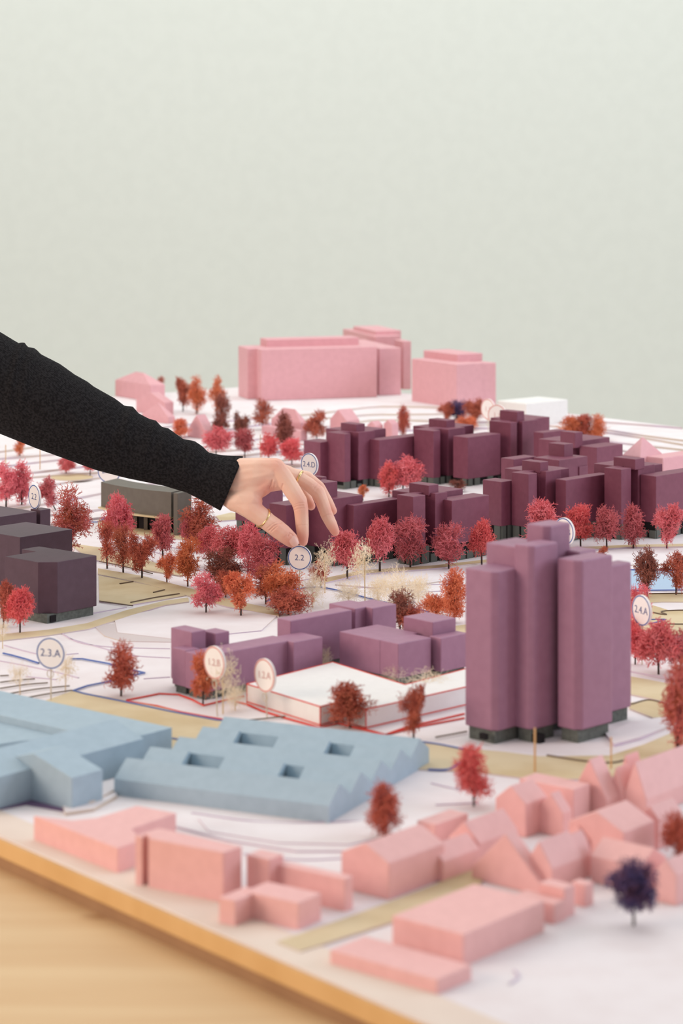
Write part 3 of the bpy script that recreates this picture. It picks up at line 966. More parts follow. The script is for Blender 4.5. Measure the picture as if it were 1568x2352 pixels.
templ('bush', n_blobs=12, twigs=1500, rx=0.55, z0=0.05, z1=0.95, blob_r=0.24, rad=0.0086, curl=0.6, seg_len=0.072)
templ('cream', n_blobs=7, twigs=130, rx=0.36, z0=0.30, z1=0.96, blob_r=0.15, rad=0.0045, curl=0.45, seg_len=0.10, up=0.4, knot=0.018, tw=(0.75, 0.012))
templ('creambush', n_blobs=14, twigs=480, rx=0.62, z0=0.03, z1=0.95, blob_r=0.24, rad=0.0045, curl=0.5, seg_len=0.14, up=0.5, tw=(0.5, 0.012))

def tree(i, u, vb, vt, w_px, kind, colr, label, lean=0.0, group='dyed lichen trees on the model'):
    p = gt(u, vb)
    sc = p.y / F
    h, w_ = (vb - vt) * sc, w_px * sc
    cm, tm, cw = TEMPL[kind][i % len(TEMPL[kind])]
    root = empty('tree', p, label, 'model tree', group)
    root.rotation_euler = (0, math.radians(lean), (i * 2.399) % 6.283 if abs(lean) < 1 else 0)
    def add(nm, me, mname, s):
        o = bpy.data.objects.new(nm, me)
        COL.objects.link(o)
        o.parent = root
        o.scale = s
        o.material_slots[0].link = 'OBJECT'
        o.material_slots[0].material = MATS[mname]
        return o
    sx = w_ * 1.04
    add('trunk', tm, 'trunk_pale' if colr == 'cream' else 'trunk_dark', (max(h * 0.95, 0.035), max(h * 0.95, 0.035), h))
    add('crown', cm, 'foliage_' + colr, (sx, sx, h))
    return root

TREES = [
 # far left and back
 (357, 912, 866, 38, 'lumpy', 'rust', 'small rust tree before the hip-roofed pink house'),
 (420, 945, 868, 42, 'lumpy', 'rust', 'rust half of the pair of orange trees at the far left'),
 (452, 951, 866, 44, 'tall', 'orange', 'orange half of the pair of far trees, right one'),
 (497, 957, 864, 38, 'sparse', 'orange', 'tall thin orange tree left of the long pink building'),
 (509, 992, 903, 38, 'sparse', 'brown', 'thin brown tree in front of the tall thin orange tree'),
 (602, 987, 917, 46, 'sparse', 'rust', 'rust tree standing before the long pink building corner'),
 (414, 1010, 962, 38, 'vase', 'orange', 'orange bush between the sleeve and the small gabled house'),
 (505, 1008, 960, 38, 'lumpy', 'brown', 'dark brown tree behind the leftmost pink bush'),
 (496, 1052, 982, 66, 'fluffy', 'pink', 'leftmost of the two big pink bushes above the cuff'),
 (553, 1012, 948, 34, 'lumpy', 'brown', 'brown tree behind the right pink bush above the cuff'),
 (562, 1052, 985, 48, 'fluffy', 'rose', 'right one of the two big pink bushes above the cuff'),
 (617, 1064, 997, 44, 'fluffy', 'red', 'bright red-pink tree above the back of the hand'),
 (655, 1042, 948, 44, 'tall', 'brown', 'tall brown and orange tree before the hip-roofed far house'),
 (670, 1072, 1008, 58, 'fluffy', 'red', 'deep red bush directly behind the knuckles'),
 (727, 1016, 943, 50, 'lumpy', 'rust', 'rust tree left of the back wine red tower'),
 (926, 1005, 932, 28, 'tall', 'rust', 'slim rust tree between the two back wine red towers'),
 (1024, 970, 925, 36, 'lumpy', 'rust', 'rust bush left of the violet bush at the back'),
 (1050, 968, 919, 44, 'bush', 'violet', 'dark violet bush among rust bushes at the back'),
 (1090, 975, 915, 46, 'lumpy', 'rust', 'rust tree left of the two far round markers'),
 (1072, 988, 955, 50, 'bush', 'orange', 'low orange hedge below the violet bush'),
 (1306, 1012, 955, 50, 'vase', 'orange', 'orange hedge clump next to the white foam block'),
 (1338, 1012, 952, 44, 'vase', 'rust', 'middle clump of the orange hedge by the white block'),
 (1370, 1014, 953, 42, 'vase', 'orange', 'right clump of the orange hedge by the white block'),
 # left
 (45, 1052, 1000, 30, 'sparse', 'orange', 'orange tree cut off by the underside of the sleeve'),
 (152, 1092, 1050, 40, 'fluffy', 'pink', 'small pink tree with bare trunk under the sleeve'),
 (207, 1092, 1040, 36, 'fluffy', 'pink', 'tree under the sleeve showing only its thin trunk'),
 (14, 1165, 1064, 62, 'lumpy', 'pink', 'pink tree at the left frame edge behind the plum block'),
 (50, 1165, 1062, 46, 'tall', 'pink', 'tall pink tree left of the far 2.2 marker'),
 (128, 1172, 1096, 50, 'lumpy', 'rose', 'leaning rose tree right of the far 2.2 marker', -26),
 (162, 1278, 1119, 86, 'tall', 'mixed', 'large red tree right behind the plum block'),
 (272, 1262, 1137, 66, 'fluffy', 'pink', 'pink-topped tree before the curved olive wall'),
 (246, 1306, 1195, 44, 'sparse', 'rust', 'leftmost rust tree of the row below the olive hall'),
 (283, 1316, 1205, 52, 'sparse', 'rust', 'second rust tree from left in the row below the hall'),
 (326, 1330, 1222, 66, 'lumpy', 'rust', 'round brown-red tree in the row below the hall'),
 (374, 1290, 1183, 52, 'fluffy', 'rose', 'rose tree in front of the olive end block'),
 (456, 1262, 1137, 78, 'tall', 'rust', 'rust tree touching the underside of the cuff'),
 (437, 1262, 1186, 46, 'fluffy', 'rose', 'rose tree left of the rust tree under the cuff'),
 (383, 1339, 1272, 42, 'lumpy', 'orange', 'small orange tree left of the large orange one'),
 (431, 1347, 1236, 68, 'lumpy', 'orange', 'large orange tree with dark trunk below the cuff'),
 (480, 1300, 1208, 54, 'fluffy', 'pink', 'pink tree, first of the clump below the wrist'),
 (522, 1308, 1212, 72, 'fluffy', 'pink', 'broad pink tree at centre of the clump below the wrist'),
 (514, 1352, 1262, 84, 'lumpy', 'brown', 'dark brown-red tree under the pink clump'),
 (570, 1312, 1202, 62, 'fluffy', 'pink', 'tall pink tree right in the clump below the wrist'),
 (598, 1355, 1232, 84, 'fluffy', 'rose', 'big rose tree just left of the thumb tip'),
 (473, 1409, 1318, 64, 'lumpy', 'pink', 'loose pink tree nearest the white ground below the clump'),
 (518, 1372, 1312, 54, 'bush', 'rust', 'low rust bush between loose pink and bright orange trees'),
 (553, 1416, 1312, 70, 'lumpy', 'orange', 'bright orange tree with a mauve trunk'),
 (610, 1388, 1300, 60, 'sparse', 'rust', 'sparse rust tree behind the orange trees'),
 (645, 1398, 1298, 86, 'lumpy', 'orange', 'orange tree covering the foot of the held marker'),
 (662, 1412, 1350, 90, 'bush', 'rust', 'rust bush in front of the purple roof'),
 (716, 1268, 1180, 44, 'lumpy', 'rust', 'rust tree behind the index finger tip'),
 (736, 1350, 1285, 48, 'sparse', 'rust', 'rust tree right of the held marker'),
 (718, 1396, 1306, 62, 'creambush', 'cream', 'cream dried bush under the held marker'),
 (746, 1362, 1240, 62, 'cream', 'cream', 'white twiggy tree right of the held marker'),
 (797, 1329, 1220, 74, 'fluffy', 'pink', 'pink tree just below the middle fingertip'),
 (838, 1385, 1238, 74, 'cream', 'cream', 'tall cream dried tree with branching pale trunk'),
 (800, 1388, 1330, 70, 'creambush', 'cream', 'low cream bush at the foot of the tall cream tree'),
 (872, 1315, 1189, 60, 'fluffy', 'pink', 'tall pink tree, second along the wine red facade'),
 (942, 1306, 1187, 80, 'sparse', 'rose', 'curly rose tree, third along the wine red facade'),
 (1030, 1306, 1205, 84, 'lumpy', 'rose', 'rose tree, fourth along the wine red facade'),
 (1106, 1298, 1195, 56, 'fluffy', 'red', 'bright pink tree at right end of the facade row'),
 (918, 1400, 1300, 120, 'creambush', 'cream', 'wide cream dried bush behind the dark red shrub'),
 (960, 1385, 1318, 60, 'creambush', 'cream', 'cream bush right of the wide cream bush'),
 (868, 1390, 1322, 60, 'creambush', 'cream', 'cream bush between tall cream tree and wide bush'),
 (918, 1450, 1355, 62, 'sparse', 'brown', 'dark red shrub behind the purple end block'),
 (936, 1450, 1388, 70, 'bush', 'rust', 'rust shrub right of the dark red shrub'),
 (1002, 1415, 1366, 74, 'bush', 'orange', 'low orange bush behind the purple roof block'),
 (1043, 1430, 1307, 54, 'tall', 'orange', 'orange tree touching the left side of the tower'),
 (925, 1138, 1050, 82, 'fluffy', 'pink', 'big pink tree in the wine red courtyard'),
 (893, 1142, 1064, 40, 'tall', 'red', 'narrow red-pink tree left in the courtyard'),
 (833, 1150, 1113, 26, 'lumpy', 'orange', 'tiny orange tree in the courtyard'),
 (1052, 1130, 1102, 40, 'sparse', 'brown', 'dark brown twigs at the courtyard end'),
 # right
 (1250, 1280, 1150, 78, 'vase', 'pink', 'pink tree rising behind the top of the tower'),
 (1333, 1258, 1160, 66, 'fluffy', 'red', 'bright red tree right of the tower top marker'),
 (1393, 1264, 1165, 58, 'fluffy', 'rose', 'rose tree, second right of the tower top'),
 (1454, 1260, 1160, 52, 'tall', 'rose', 'brownish rose tree, third right of the tower top'),
 (1531, 1262, 1160, 66, 'lumpy', 'pink', 'pink tree near right edge, fourth right of the tower top'),
 (1384, 1296, 1255, 30, 'lumpy', 'rust', 'tiny rust bush behind the right tower shaft'),
 (1486, 1372, 1258, 58, 'lumpy', 'brown', 'dark red tree before the pale blue water'),
 (1552, 1368, 1272, 64, 'lumpy', 'rust', 'rust tree at the right edge over the pale blue water'),
 (1468, 1452, 1345, 56, 'lumpy', 'pink', 'pink tree directly behind the 2.4.A marker'),
 (1512, 1553, 1428, 100, 'fluffy', 'pink', 'wide pink tree with grey trunk right of the tower'),
 (1458, 1530, 1425, 70, 'lumpy', 'red', 'pink-red tree half hidden by the tower side'),
 (1562, 1545, 1450, 56, 'lumpy', 'rose', 'rose tree cropped by the right edge'),
 (1556, 1735, 1520, 80, 'tall', 'mixed', 'tall red tree at the right edge beside the tower'),
 # centre front
 (278, 1599, 1478, 72, 'vase', 'rust', 'rust tree standing alone on the white ground at left'),
 (466, 1618, 1500, 58, 'lumpy', 'orange', 'rust-orange tree behind the 1.2.B marker'),
 (512, 1640, 1490, 80, 'cream', 'cream', 'cream twiggy tree right of the 1.2.B marker'),
 (540, 1632, 1560, 60, 'creambush', 'cream', 'cream bush at the left corner of the white slab'),
 (742, 1540, 1488, 48, 'creambush', 'cream', 'small cream tuft at the back corner of the slab'),
 (1034, 1545, 1463, 46, 'cream', 'cream', 'cream twig tree before the purple end wing'),
 (908, 1572, 1520, 58, 'creambush', 'cream', 'cream tuft in the notch of the white slab'),
 (988, 1604, 1540, 110, 'creambush', 'cream', 'low cream hedge on the right arm of the slab'),
 (803, 1672, 1570, 90, 'vase', 'rust', 'dark rust tree in front of the white slab'),
 (950, 1702, 1573, 62, 'lumpy', 'rust', 'rust tree on a dark trunk right of the slab notch'),
 (1088, 1852, 1712, 82, 'vase', 'red', 'red tree between the sheds and the pink houses'),
 (883, 1928, 1798, 76, 'tall', 'rust', 'red-rust tree in front of the blue shed gables'),
 (1455, 2126, 1978, 108, 'fluffy', 'violet', 'dark purple tree on the white foreground'),
 (1560, 1975, 1865, 80, 'bush', 'rust', 'rust bush at the right edge among pink houses'),
 (46, 1456, 1350, 60, 'fluffy', 'red', 'orange-red tree in front of the plum block'),
 (8, 1442, 1338, 54, 'lumpy', 'rust', 'rust tree at left edge behind the orange-red tree'),
 (6, 1490, 1415, 40, 'cream', 'cream', 'pale cream twigs at the left frame edge'),
 (46, 1600, 1515, 50, 'cream', 'cream', 'pale cream twig tree left of the 2.3.A marker'),
 (150, 1590, 1500, 56, 'cream', 'cream', 'pale cream twig tree right of the 2.3.A marker'),
]
for i, t in enumerate(TREES):
    tree(i, *t)

# ------------------------------------------------------------------ round marker signs on sticks
def text_mesh(txt, size):
    cu = bpy.data.curves.new('lettering', 'FONT')
    cu.body = txt
    cu.align_x = 'CENTER'; cu.align_y = 'CENTER'
    cu.size = size
    cu.extrude = 0.00012
    cu.offset = -size * 0.009
    cu.resolution_u = 4
    o = bpy.data.objects.new('lettering_tmp', cu)
    COL.objects.link(o)
    bpy.context.view_layer.update()
    dg = bpy.context.evaluated_depsgraph_get()
    me = bpy.data.meshes.new_from_object(o.evaluated_get(dg))
    bpy.data.objects.remove(o)
    bpy.data.curves.remove(cu)
    return me

def marker(u, v, Y, dia_px, yaw, txt, colr, label, roll=0.0, tsize=0.34):
    c = at(u, v, Y)
    z0 = tz(c.x, c.y)
    R = dia_px * Y / F / 2
    root = empty('marker_sign', (c.x, c.y, z0), label, 'marker sign', 'round numbered marker signs')
    root.rotation_euler = (0, math.radians(roll), math.radians(yaw))
    zc = c.z - z0
    T = 0.0009
    def loc_mk(nm, bm, m_, par=root):
        me = bpy.data.meshes.new(nm); bmesh.ops.recalc_face_normals(bm, faces=bm.faces[:]); bm.to_mesh(me); bm.free()
        me.materials.append(MATS[m_])
        o = bpy.data.objects.new(nm, me); COL.objects.link(o); o.parent = par
        return o
    n = 48
    bm = bmesh.new()
    fa = [bm.verts.new((R * math.cos(2 * math.pi * k / n), -T, zc + R * math.sin(2 * math.pi * k / n))) for k in range(n)]
    fb = [bm.verts.new((p.co.x, T, p.co.z)) for p in fa]
    bm.faces.new(fa); bm.faces.new(fb[::-1])
    for k in range(n):
        bm.faces.new((fa[k], fb[k], fb[(k + 1) % n], fa[(k + 1) % n]))
    disc = loc_mk('disc', bm, 'disc_card')
    bm = bmesh.new()
    ro, ri = R * 0.97, R * 0.90
    for k in range(n):
        a0, a1 = 2 * math.pi * k / n, 2 * math.pi * (k + 1) / n
        q = []
        for (rr, a) in ((ro, a0), (ro, a1), (ri, a1), (ri, a0)):
            q.append(bm.verts.new((rr * math.cos(a), -T - 0.00015, zc + rr * math.sin(a))))
        bm.faces.new(q)
    bmesh.ops.remove_doubles(bm, verts=bm.verts[:], dist=1e-7)
    r_ = bmesh.ops.extrude_face_region(bm, geom=bm.faces[:])
    bmesh.ops.translate(bm, verts=[g for g in r_['geom'] if isinstance(g, bmesh.types.BMVert)], vec=(0, 0.0002, 0))
    loc_mk('outline_ring', bm, 'disc_ring_' + colr, disc)
    me = text_mesh(txt, R * 2 * tsize)
    me.materials.clear(); me.materials.append(MATS['ink_' + colr])
    o = bpy.data.objects.new('lettering', me); COL.objects.link(o); o.parent = disc
    o.rotation_euler = (math.pi / 2, 0, 0)
    o.location = (0, -T - 0.0001, zc)
    loc_mk('stick', tube_bm([(0, 0, -0.002), (0, 0, zc - R * 0.98)], 0.00055, 6), 'clear_stick')
    lp = zc - R - R * 0.28
    loc_mk('wire_loop', tube_bm([(R * 0.22 * math.cos(2 * math.pi * k / 16), -0.001, lp + R * 0.26 * math.sin(2 * math.pi * k / 16)) for k in range(17)], 0.0004, 5), 'clear_stick')
    return root

HY = 2.2
marker(688, 1281, HY + 0.002, 56, -14, '2.2', 'blue', 'round blue-ringed 2.2 marker pinched between thumb and finger')
marker(80, 1141, 2.40, 56, -55, '2.2', 'blue', 'round 2.2 marker standing behind the plum block', 0, 0.36)
marker(117, 1500, 1.80, 73, -20, '2.3.A', 'blue', 'round blue-ringed 2.3.A marker above the blue building')
marker(499, 1523, 1.75, 76, -48, '1.2.B', 'red', 'round red-ringed 1.2.B marker by the cream twigs', -4, 0.30)
marker(613, 1552, 1.745, 77, -51, '1.2.A', 'red', 'round red-ringed 1.2.A marker before the white slab', -4, 0.30)
marker(711, 1067, 2.56, 53, -43, '2.4.D', 'blue', 'round 2.4.D marker just above the ringed finger')
marker(1296, 1221, 2.05, 64, -50, '2.4.B', 'blue', 'round marker half hidden by the tower top')
marker(1474, 1402, 1.92, 71, -61, '2.4.A', 'blue', 'round 2.4.A marker right of the tower')
marker(251, 1082, 2.76, 55, -8, '2.4.C', 'blue', 'round marker mostly covered by the sleeve above the olive hall', 0, 0.30)
marker(1121, 940, 3.25, 48, -52, '1.1', 'red', 'round pale 1.1 marker, left one of the far pair')
marker(1142, 954, 3.20, 50, -35, '1.1', 'red', 'round pale 1.1 marker, right one of the far pair behind a penthouse')

def pin(u, vt, vb, label, r=0.0006):
    b = gt(u, vb)
    t = ZC - (vt - H) * b.y / F
    root = empty('wooden_pin', b, label, 'pin', 'thin wooden pins')
    mk('shaft', tube_bm([(b.x, b.y, b.z - 0.002), (b.x, b.y, (b.z + t) / 2), (b.x, b.y, t)], r, 6), 'wooden_pin', root)
pin(1228, 1672, 1775, 'thin wooden pin in front of the tower plinth', 0.0008)
pin(1403, 1693, 1768, 'thin wooden pin right of the tower near the steep house')
pin(92, 1028, 1088, 'hair-thin wooden pin below the sleeve at far left')
pin(13, 1022, 1066, 'hair-thin wooden pin at the left frame edge')
pin(598, 998, 1052, 'thin pale pin between the pink bushes above the hand')

# ------------------------------------------------------------------ the arm and hand
person = empty('person', at(-420, 700, HY + 0.02), 'black-sleeved arm reaching in from the left, hand holding a marker', 'person')
PORG = ORG[person.name]

top_px = [(-480, 510), (-200, 655), (-60, 735), (0, 763), (41, 788), (54, 786), (62, 797), (79, 800), (93, 814), (136, 836), (171, 861), (200, 877), (214, 888), (264, 916), (286, 933), (304, 934), (318, 950), (343, 963), (357, 966), (371, 981), (386, 984), (421, 1009), (446, 1013), (464, 1025), (479, 1040), (510, 1046), (557, 1048)]
bot_px = [(-480, 830), (-150, 945), (0, 995), (89, 1031), (161, 1057), (221, 1079), (296, 1099), (375, 1115), (429, 1131), (464, 1149), (505, 1172)]
def resample(poly, n):
    d = [0.0]
    for a, b in zip(poly, poly[1:]): d.append(d[-1] + math.hypot(b[0] - a[0], b[1] - a[1]))
    out = []
    j = 0
    for i in range(n):
        s = d[-1] * i / (n - 1)
        while j < len(d) - 2 and d[j + 1] < s: j += 1
        t = (s - d[j]) / (d[j + 1] - d[j])
        out.append((poly[j][0] + (poly[j + 1][0] - poly[j][0]) * t, poly[j][1] + (poly[j + 1][1] - poly[j][1]) * t))
    return out
NS, NR = 170, 56
tp, bt = resample(top_px, NS), resample(bot_px, NS)
bm = bmesh.new()
rings = []
AY = HY + 0.018
for i in range(NS + 3):
    j = min(i, NS - 1)
    T_, B_ = at(*tp[j], AY), at(*bt[j], AY)
    c = (T_ + B_) / 2; d = (T_ - B_) / 2
    dep = min(d.length * 0.95, 0.046)
    jm, jp = max(j - 6, 0), min(j, NS - 1)
    ax = ((at(*tp[jp], AY) + at(*bt[jp], AY)) - (at(*tp[jm], AY) + at(*bt[jm], AY)))
    ax = ax.normalized() if ax.length > 1e-6 else Vector((1, 0, 0))
    shrink = 1.0; push = 0.0
    if i == NS: shrink, push = 0.975, 0.0006
    if i == NS + 1: shrink, push = 0.92, -0.0005
    if i == NS + 2: shrink, push = 0.86, -0.012
    ring = []
    for k in range(NR):
        a = 2 * math.pi * k / NR
        off = d * math.cos(a) * shrink + Vector((0, -1, 0)) * (dep * math.sin(a) * shrink)
        p = c + off + ax * push
        nrm = off.normalized()
        side = abs(math.sin(a))
        f = noise.noise(Vector((p.x * 26 + p.z * 30, p.y * 22, p.z * 26 - p.x * 10))) * 0.0022
        f += noise.noise(Vector((p.x * 70 + p.z * 60, p.y * 40, 3))) * 0.0008
        f *= max(0.0, min(1.0, (NS - 2 - i) / 16.0))
        ring.append(bm.verts.new(p + nrm * f * side))
    rings.append(ring)
for i in range(len(rings) - 1):
    for k in range(NR):
        bm.faces.new((rings[i][k], rings[i][(k + 1) % NR], rings[i + 1][(k + 1) % NR], rings[i + 1][k]))
bm.faces.new(rings[0])
sl_o = mk('sleeve', bm, 'black_knit', person, smooth=True)
sl_o['label'] = 'black knitted sleeve with soft folds'

KX = 4.612
def hp(x, y, dy):
    """hand sketch coordinates (pixels of a 4.612x enlargement from (480, 1000)), dy in cm away from the viewer"""
    return at(480 + x / KX, 1000 + y / KX, HY + dy / 100)
PXM = F / HY
def hr(r): return r / KX / PXM

CH = {
 'palm_top':   [(60, 360, 1.8, 92), (225, 385, 1.5, 112), (330, 370, 1.1, 132), (500, 350, 0.7, 116), (705, 343, 0.6, 106)],
 'palm_mid':   [(20, 440, 1.9, 110), (215, 510, 1.6, 125), (320, 520, 1.0, 150), (430, 480, 0.9, 150), (600, 440, 0.8, 138), (690, 470, 0.7, 122)],
 'palm_low':   [(20, 530, 1.9, 100), (190, 630, 1.5, 112), (290, 690, 0.5, 128), (360, 690, 0.2, 132), (450, 700, 0.0, 122)],
 'palm_back1': [(60, 420, 2.4, 100), (260, 420, 2.4, 115), (480, 400, 2.2, 130), (815, 405, 2.0, 96)],
 'palm_back2': [(60, 460, 2.6, 95), (260, 460, 2.9, 112), (480, 440, 3.6, 125), (890, 425, 3.8, 82)],
 'palm_back3': [(60, 500, 2.6, 90), (260, 520, 3.0, 108), (460, 520, 4.4, 115), (880, 490, 5.2, 76)],
 'index':      [(705, 343, 0.6, 106), (775, 430, 0.4, 103), (862, 555, 0.15, 96), (955, 700, 0.0, 88), (975, 790, 0.05, 80), (985, 950, 0.3, 74), (993, 1060, 0.55, 66), (996, 1125, 0.72, 52)],
 'middle':     [(815, 405, 2.0, 94), (930, 445, 2.1, 78), (1050, 515, 2.2, 77), (1150, 600, 2.2, 80), (1195, 700, 2.1, 73), (1245, 840, 2.0, 69), (1295, 940, 1.9, 63), (1335, 1020, 1.8, 50)],
 'ring':       [(890, 425, 3.8, 82), (1040, 440, 3.9, 64), (1165, 545, 4.0, 63), (1265, 715, 3.9, 56), (1312, 800, 3.8, 46)],
 'little':     [(880, 490, 5.2, 76), (975, 560, 5.4, 58), (1040, 670, 5.2, 56), (1080, 748, 5.0, 50)],
 'thumb':      [(330, 700, 0.3, 128), (430, 768, -0.2, 116), (560, 868, -0.5, 104), (640, 930, -0.65, 97), (712, 982, -0.75, 99), (790, 1042, -0.75, 95), (850, 1092, -0.7, 86), (880, 1122, -0.65, 72)],
 'dorsum':     [(330, 450, 1.0, 150), (480, 425, 0.75, 150), (640, 395, 0.7, 132)],
 'web':        [(430, 600, 0.6, 120), (540, 560, 0.6, 105), (640, 480, 0.6, 110)],
}
hm = bmesh.new()
def ico(center, r, bm_):
    res = bmesh.ops.create_icosphere(bm_, subdivisions=2, radius=r, matrix=Matrix.Translation(center))
    return res['verts']
verts_all = []; faces_all = []
for nm, chain in CH.items():
    for a, b in zip(chain, chain[1:]):
        t_ = bmesh.new()
        ico(hp(*a[:3]), hr(a[3]), t_); ico(hp(*b[:3]), hr(b[3]), t_)
        res = bmesh.ops.convex_hull(t_, input=t_.verts[:])
        inner = [g for g in res['geom_interior'] if isinstance(g, bmesh.types.BMVert)]
        bmesh.ops.delete(t_, geom=inner, context='VERTS')
        t_.verts.index_update()
        base = len(verts_all)
        verts_all += [tuple(v_.co) for v_ in t_.verts]
        faces_all += [tuple(base + v_.index for v_ in f.verts) for f in t_.faces]
        t_.free()
hm.free()
me = bpy.data.meshes.new('hand_raw')
me.from_pydata(verts_all, [], faces_all)
ho = bpy.data.objects.new('hand_raw', me)
COL.objects.link(ho)
md = ho.modifiers.new('r', 'REMESH'); md.mode = 'VOXEL'; md.voxel_size = 0.0006; md.use_smooth_shade = True
ms = ho.modifiers.new('s', 'SMOOTH'); ms.factor = 0.5; ms.iterations = 16
bpy.context.view_layer.update()
dg = bpy.context.evaluated_depsgraph_get()
hmesh = bpy.data.meshes.new_from_object(ho.evaluated_get(dg))
bpy.data.objects.remove(ho)
# creases: grooves across the joints and in the web, cut into the surface facing the viewer
nv = len(hmesh.vertices)
cov = np.empty(nv * 3); hmesh.vertices.foreach_get('co', cov); cov = cov.reshape(-1, 3)
nov = np.empty(nv * 3); hmesh.vertices.foreach_get('normal', nov); nov = nov.reshape(-1, 3)
Yv = cov[:, 1]
hx = ((cov[:, 0] / Yv * F + CX) - 480) * KX
hy = ((ZC - cov[:, 2]) / Yv * F + H - 1000) * KX
CREASES = [
 ([(636, 1008), (690, 955), (766, 924)], 7, 0.0009), ([(660, 1018), (722, 962)], 6, 0.0006), ([(618, 985), (668, 940), (720, 915)], 6, 0.0004),
 ([(838, 1066), (852, 1036), (880, 1048), (910, 1084), (925, 1120)], 7, 0.0008), ([(800, 1085), (815, 1060)], 5, 0.0004),
 ([(640, 566), (655, 520), (668, 475)], 10, 0.0013), ([(618, 575), (630, 540)], 8, 0.0007), ([(558, 700), (572, 650), (596, 600)], 12, 0.0009), ([(770, 605), (766, 560), (780, 520)], 8, 0.0010),
 ([(700, 500), (688, 560)], 7, 0.0006), ([(672, 505), (662, 560)], 6, 0.0005), ([(885, 772), (930, 748), (1000, 742)], 6, 0.0006), ([(892, 800), (950, 776), (1010, 770)], 5, 0.0004), ([(905, 738), (960, 716), (1010, 716)], 5, 0.0004),
 ([(1110, 556), (1150, 525), (1185, 500)], 6, 0.0006), ([(1125, 585), (1165, 552), (1200, 530)], 6, 0.0005), ([(1100, 530), (1140, 505)], 5, 0.0004), ([(925, 962), (975, 948), (1040, 950)], 5, 0.0004), ([(1180, 870), (1240, 845), (1290, 835)], 5, 0.0004),
 ([(500, 640), (560, 690)], 14, 0.0005), ([(700, 270), (740, 300), (760, 350)], 6, 0.0002), ([(275, 830), (288, 800)], 6, 0.0004), ([(560, 330), (640, 350)], 22, 0.0004), ([(380, 420), (560, 400)], 26, 0.0004),
]
disp = np.zeros(nv)
front_ = np.clip(-nov[:, 1] * 1.5 + 0.2, 0, 1) * (cov[:, 1] < HY + 0.03)
for px, wd, dp in CREASES:
    best = np.full(nv, 1e9)
    for a, b in zip(px, px[1:]):
        dx, dy_ = b[0] - a[0], b[1] - a[1]
        t_ = np.clip(((hx - a[0]) * dx + (hy - a[1]) * dy_) / (dx * dx + dy_ * dy_), 0, 1)
        best = np.minimum(best, np.hypot(hx - a[0] - t_ * dx, hy - a[1] - t_ * dy_))
    disp = np.maximum(disp, dp * np.exp(-(best / wd) ** 2))
cov2 = cov - nov * (disp * front_)[:, None] - np.array(PORG)[None, :]
hmesh.vertices.foreach_set('co', cov2.ravel())
hmesh.update()
hmesh.materials.clear(); hmesh.materials.append(MATS['skin'])
# redder skin at fingertips, knuckles, thumb and in the web
flush = np.zeros(nv)
for (fx, fy, fr_, fa) in ((1335, 1030, 110, 1.0), (1000, 1120, 110, 0.9), (880, 1110, 120, 0.8), (1085, 750, 90, 0.9), (985, 720, 100, 0.5), (1160, 540, 90, 0.55), (730, 310, 110, 0.5), (620, 580, 110, 0.9), (1320, 800, 80, 0.8), (720, 970, 100, 0.45), (580, 700, 90, 0.8)):
    flush = np.maximum(flush, fa * np.exp(-((hx - fx) ** 2 + (hy - fy) ** 2) / (fr_ ** 2)))
at_ = hmesh.attributes.new('flush', 'FLOAT', 'POINT')
at_.data.foreach_set('value', flush.astype(np.float32))
ntk = MATS['skin'].node_tree
bs = ntk.nodes['Principled BSDF']
src = bs.inputs['Base Color'].links[0].from_socket
an = ntk.nodes.new('ShaderNodeAttribute'); an.attribute_name = 'flush'
mxn = ntk.nodes.new('ShaderNodeMix'); mxn.data_type = 'RGBA'
ntk.links.new(an.outputs['Fac'], mxn.inputs['Factor']); ntk.links.new(src, mxn.inputs['A'])
mxn.inputs['B'].default_value = rgb(231, 160, 142)
ntk.links.new(mxn.outputs['Result'], bs.inputs['Base Color'])
hmesh.polygons.foreach_set('use_smooth', [True] * len(hmesh.polygons))
hand = bpy.data.objects.new('hand', hmesh)
COL.objects.link(hand); hand.parent = person; ORG[hand.name] = PORG
hand['label'] = 'bare hand with thumb and index finger pinching'

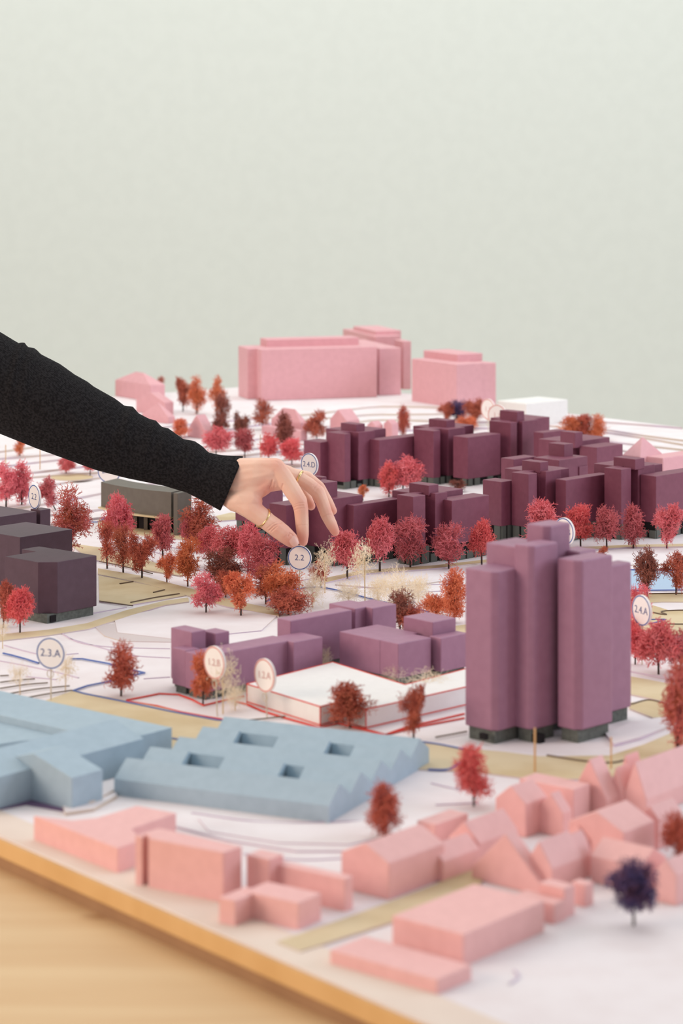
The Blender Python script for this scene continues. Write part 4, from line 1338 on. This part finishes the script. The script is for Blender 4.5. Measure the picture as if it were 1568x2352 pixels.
# thumb nail: curved plate on the thumb tip
def ring_band(name, c, axis, R_, w_, t_, label):
    axis = axis.normalized()
    a = axis.cross(Vector((0, 0, 1))).normalized(); b = axis.cross(a)
    bm = bmesh.new(); n = 56; rows = []
    prof = [(-w_ / 2, 0), (-w_ / 2, t_ * 0.7), (-w_ * 0.2, t_), (w_ * 0.2, t_), (w_ / 2, t_ * 0.7), (w_ / 2, 0)]
    for k in range(n):
        an = 2 * math.pi * k / n
        d = a * math.cos(an) + b * math.sin(an)
        rows.append([bm.verts.new(c + axis * x + d * (R_ + h_)) for x, h_ in prof])
    for k in range(n):
        for q in range(len(prof)):
            bm.faces.new((rows[k][q], rows[(k + 1) % n][q], rows[(k + 1) % n][(q + 1) % len(prof)], rows[k][(q + 1) % len(prof)]))
    o = mk(name, bm, 'gold', person, smooth=True)
    o['label'] = label
    return o
c_ = hp(572, 877, -0.52); ax_ = hp(640, 930, -0.5) - hp(480, 806, -0.5)
ring_band('thumb_ring', c_, ax_ + Vector((0, 0.006, 0)), hr(103.0), 0.0016, 0.0009, 'thin gold ring on the thumb')
c_ = hp(952, 455, 2.11); ax_ = hp(1050, 515, 2.2) - hp(870, 420, 2.05)
ring_band('finger_ring', c_, ax_ + Vector((0, -0.004, 0.001)), hr(78.5), 0.0020, 0.0009, 'thin gold ring on the middle finger')

tip = hp(868, 1110, -0.68); ctr = hp(880, 1105, -0.68)
d_ = (hp(895, 1150, -0.68) - hp(850, 1075, -0.68)).normalized()      # along the thumb
out_ = (Vector((0.35, -0.93, 0.25))); out_ = (out_ - d_ * out_.dot(d_)).normalized()
sd_ = d_.cross(out_)
bm = bmesh.new()
grid = []
NL, NW = 12, 12
Lh, Wh, Rr = 0.0050, 0.0042, hr(84)
for i in range(NL + 1):
    row = []
    for j in range(NW + 1):
        s, t_ = -1 + 2 * i / NL, -1 + 2 * j / NW
        wid = Wh * (1 - 0.35 * max(0, -s) ** 3 - 0.28 * max(0, s) ** 3)
        x_ = wid * t_
        y_ = Lh * s * (1 - 0.14 * t_ * t_)
        z_ = math.sqrt(max(Rr * Rr - x_ * x_, 0)) - 0.0006 * s * s + 0.00025
        row.append(bm.verts.new(hp(862, 1106, -0.68) + sd_ * x_ + d_ * (y_ + 0.002) + out_ * z_))
    grid.append(row)
for i in range(NL):
    for j in range(NW):
        bm.faces.new((grid[i][j], grid[i + 1][j], grid[i + 1][j + 1], grid[i][j + 1]))
r_ = bmesh.ops.extrude_face_region(bm, geom=bm.faces[:])
bmesh.ops.translate(bm, verts=[g for g in r_['geom'] if isinstance(g, bmesh.types.BMVert)], vec=-out_ * 0.0007)
mk('thumb_nail', bm, 'nail', person, smooth=True)
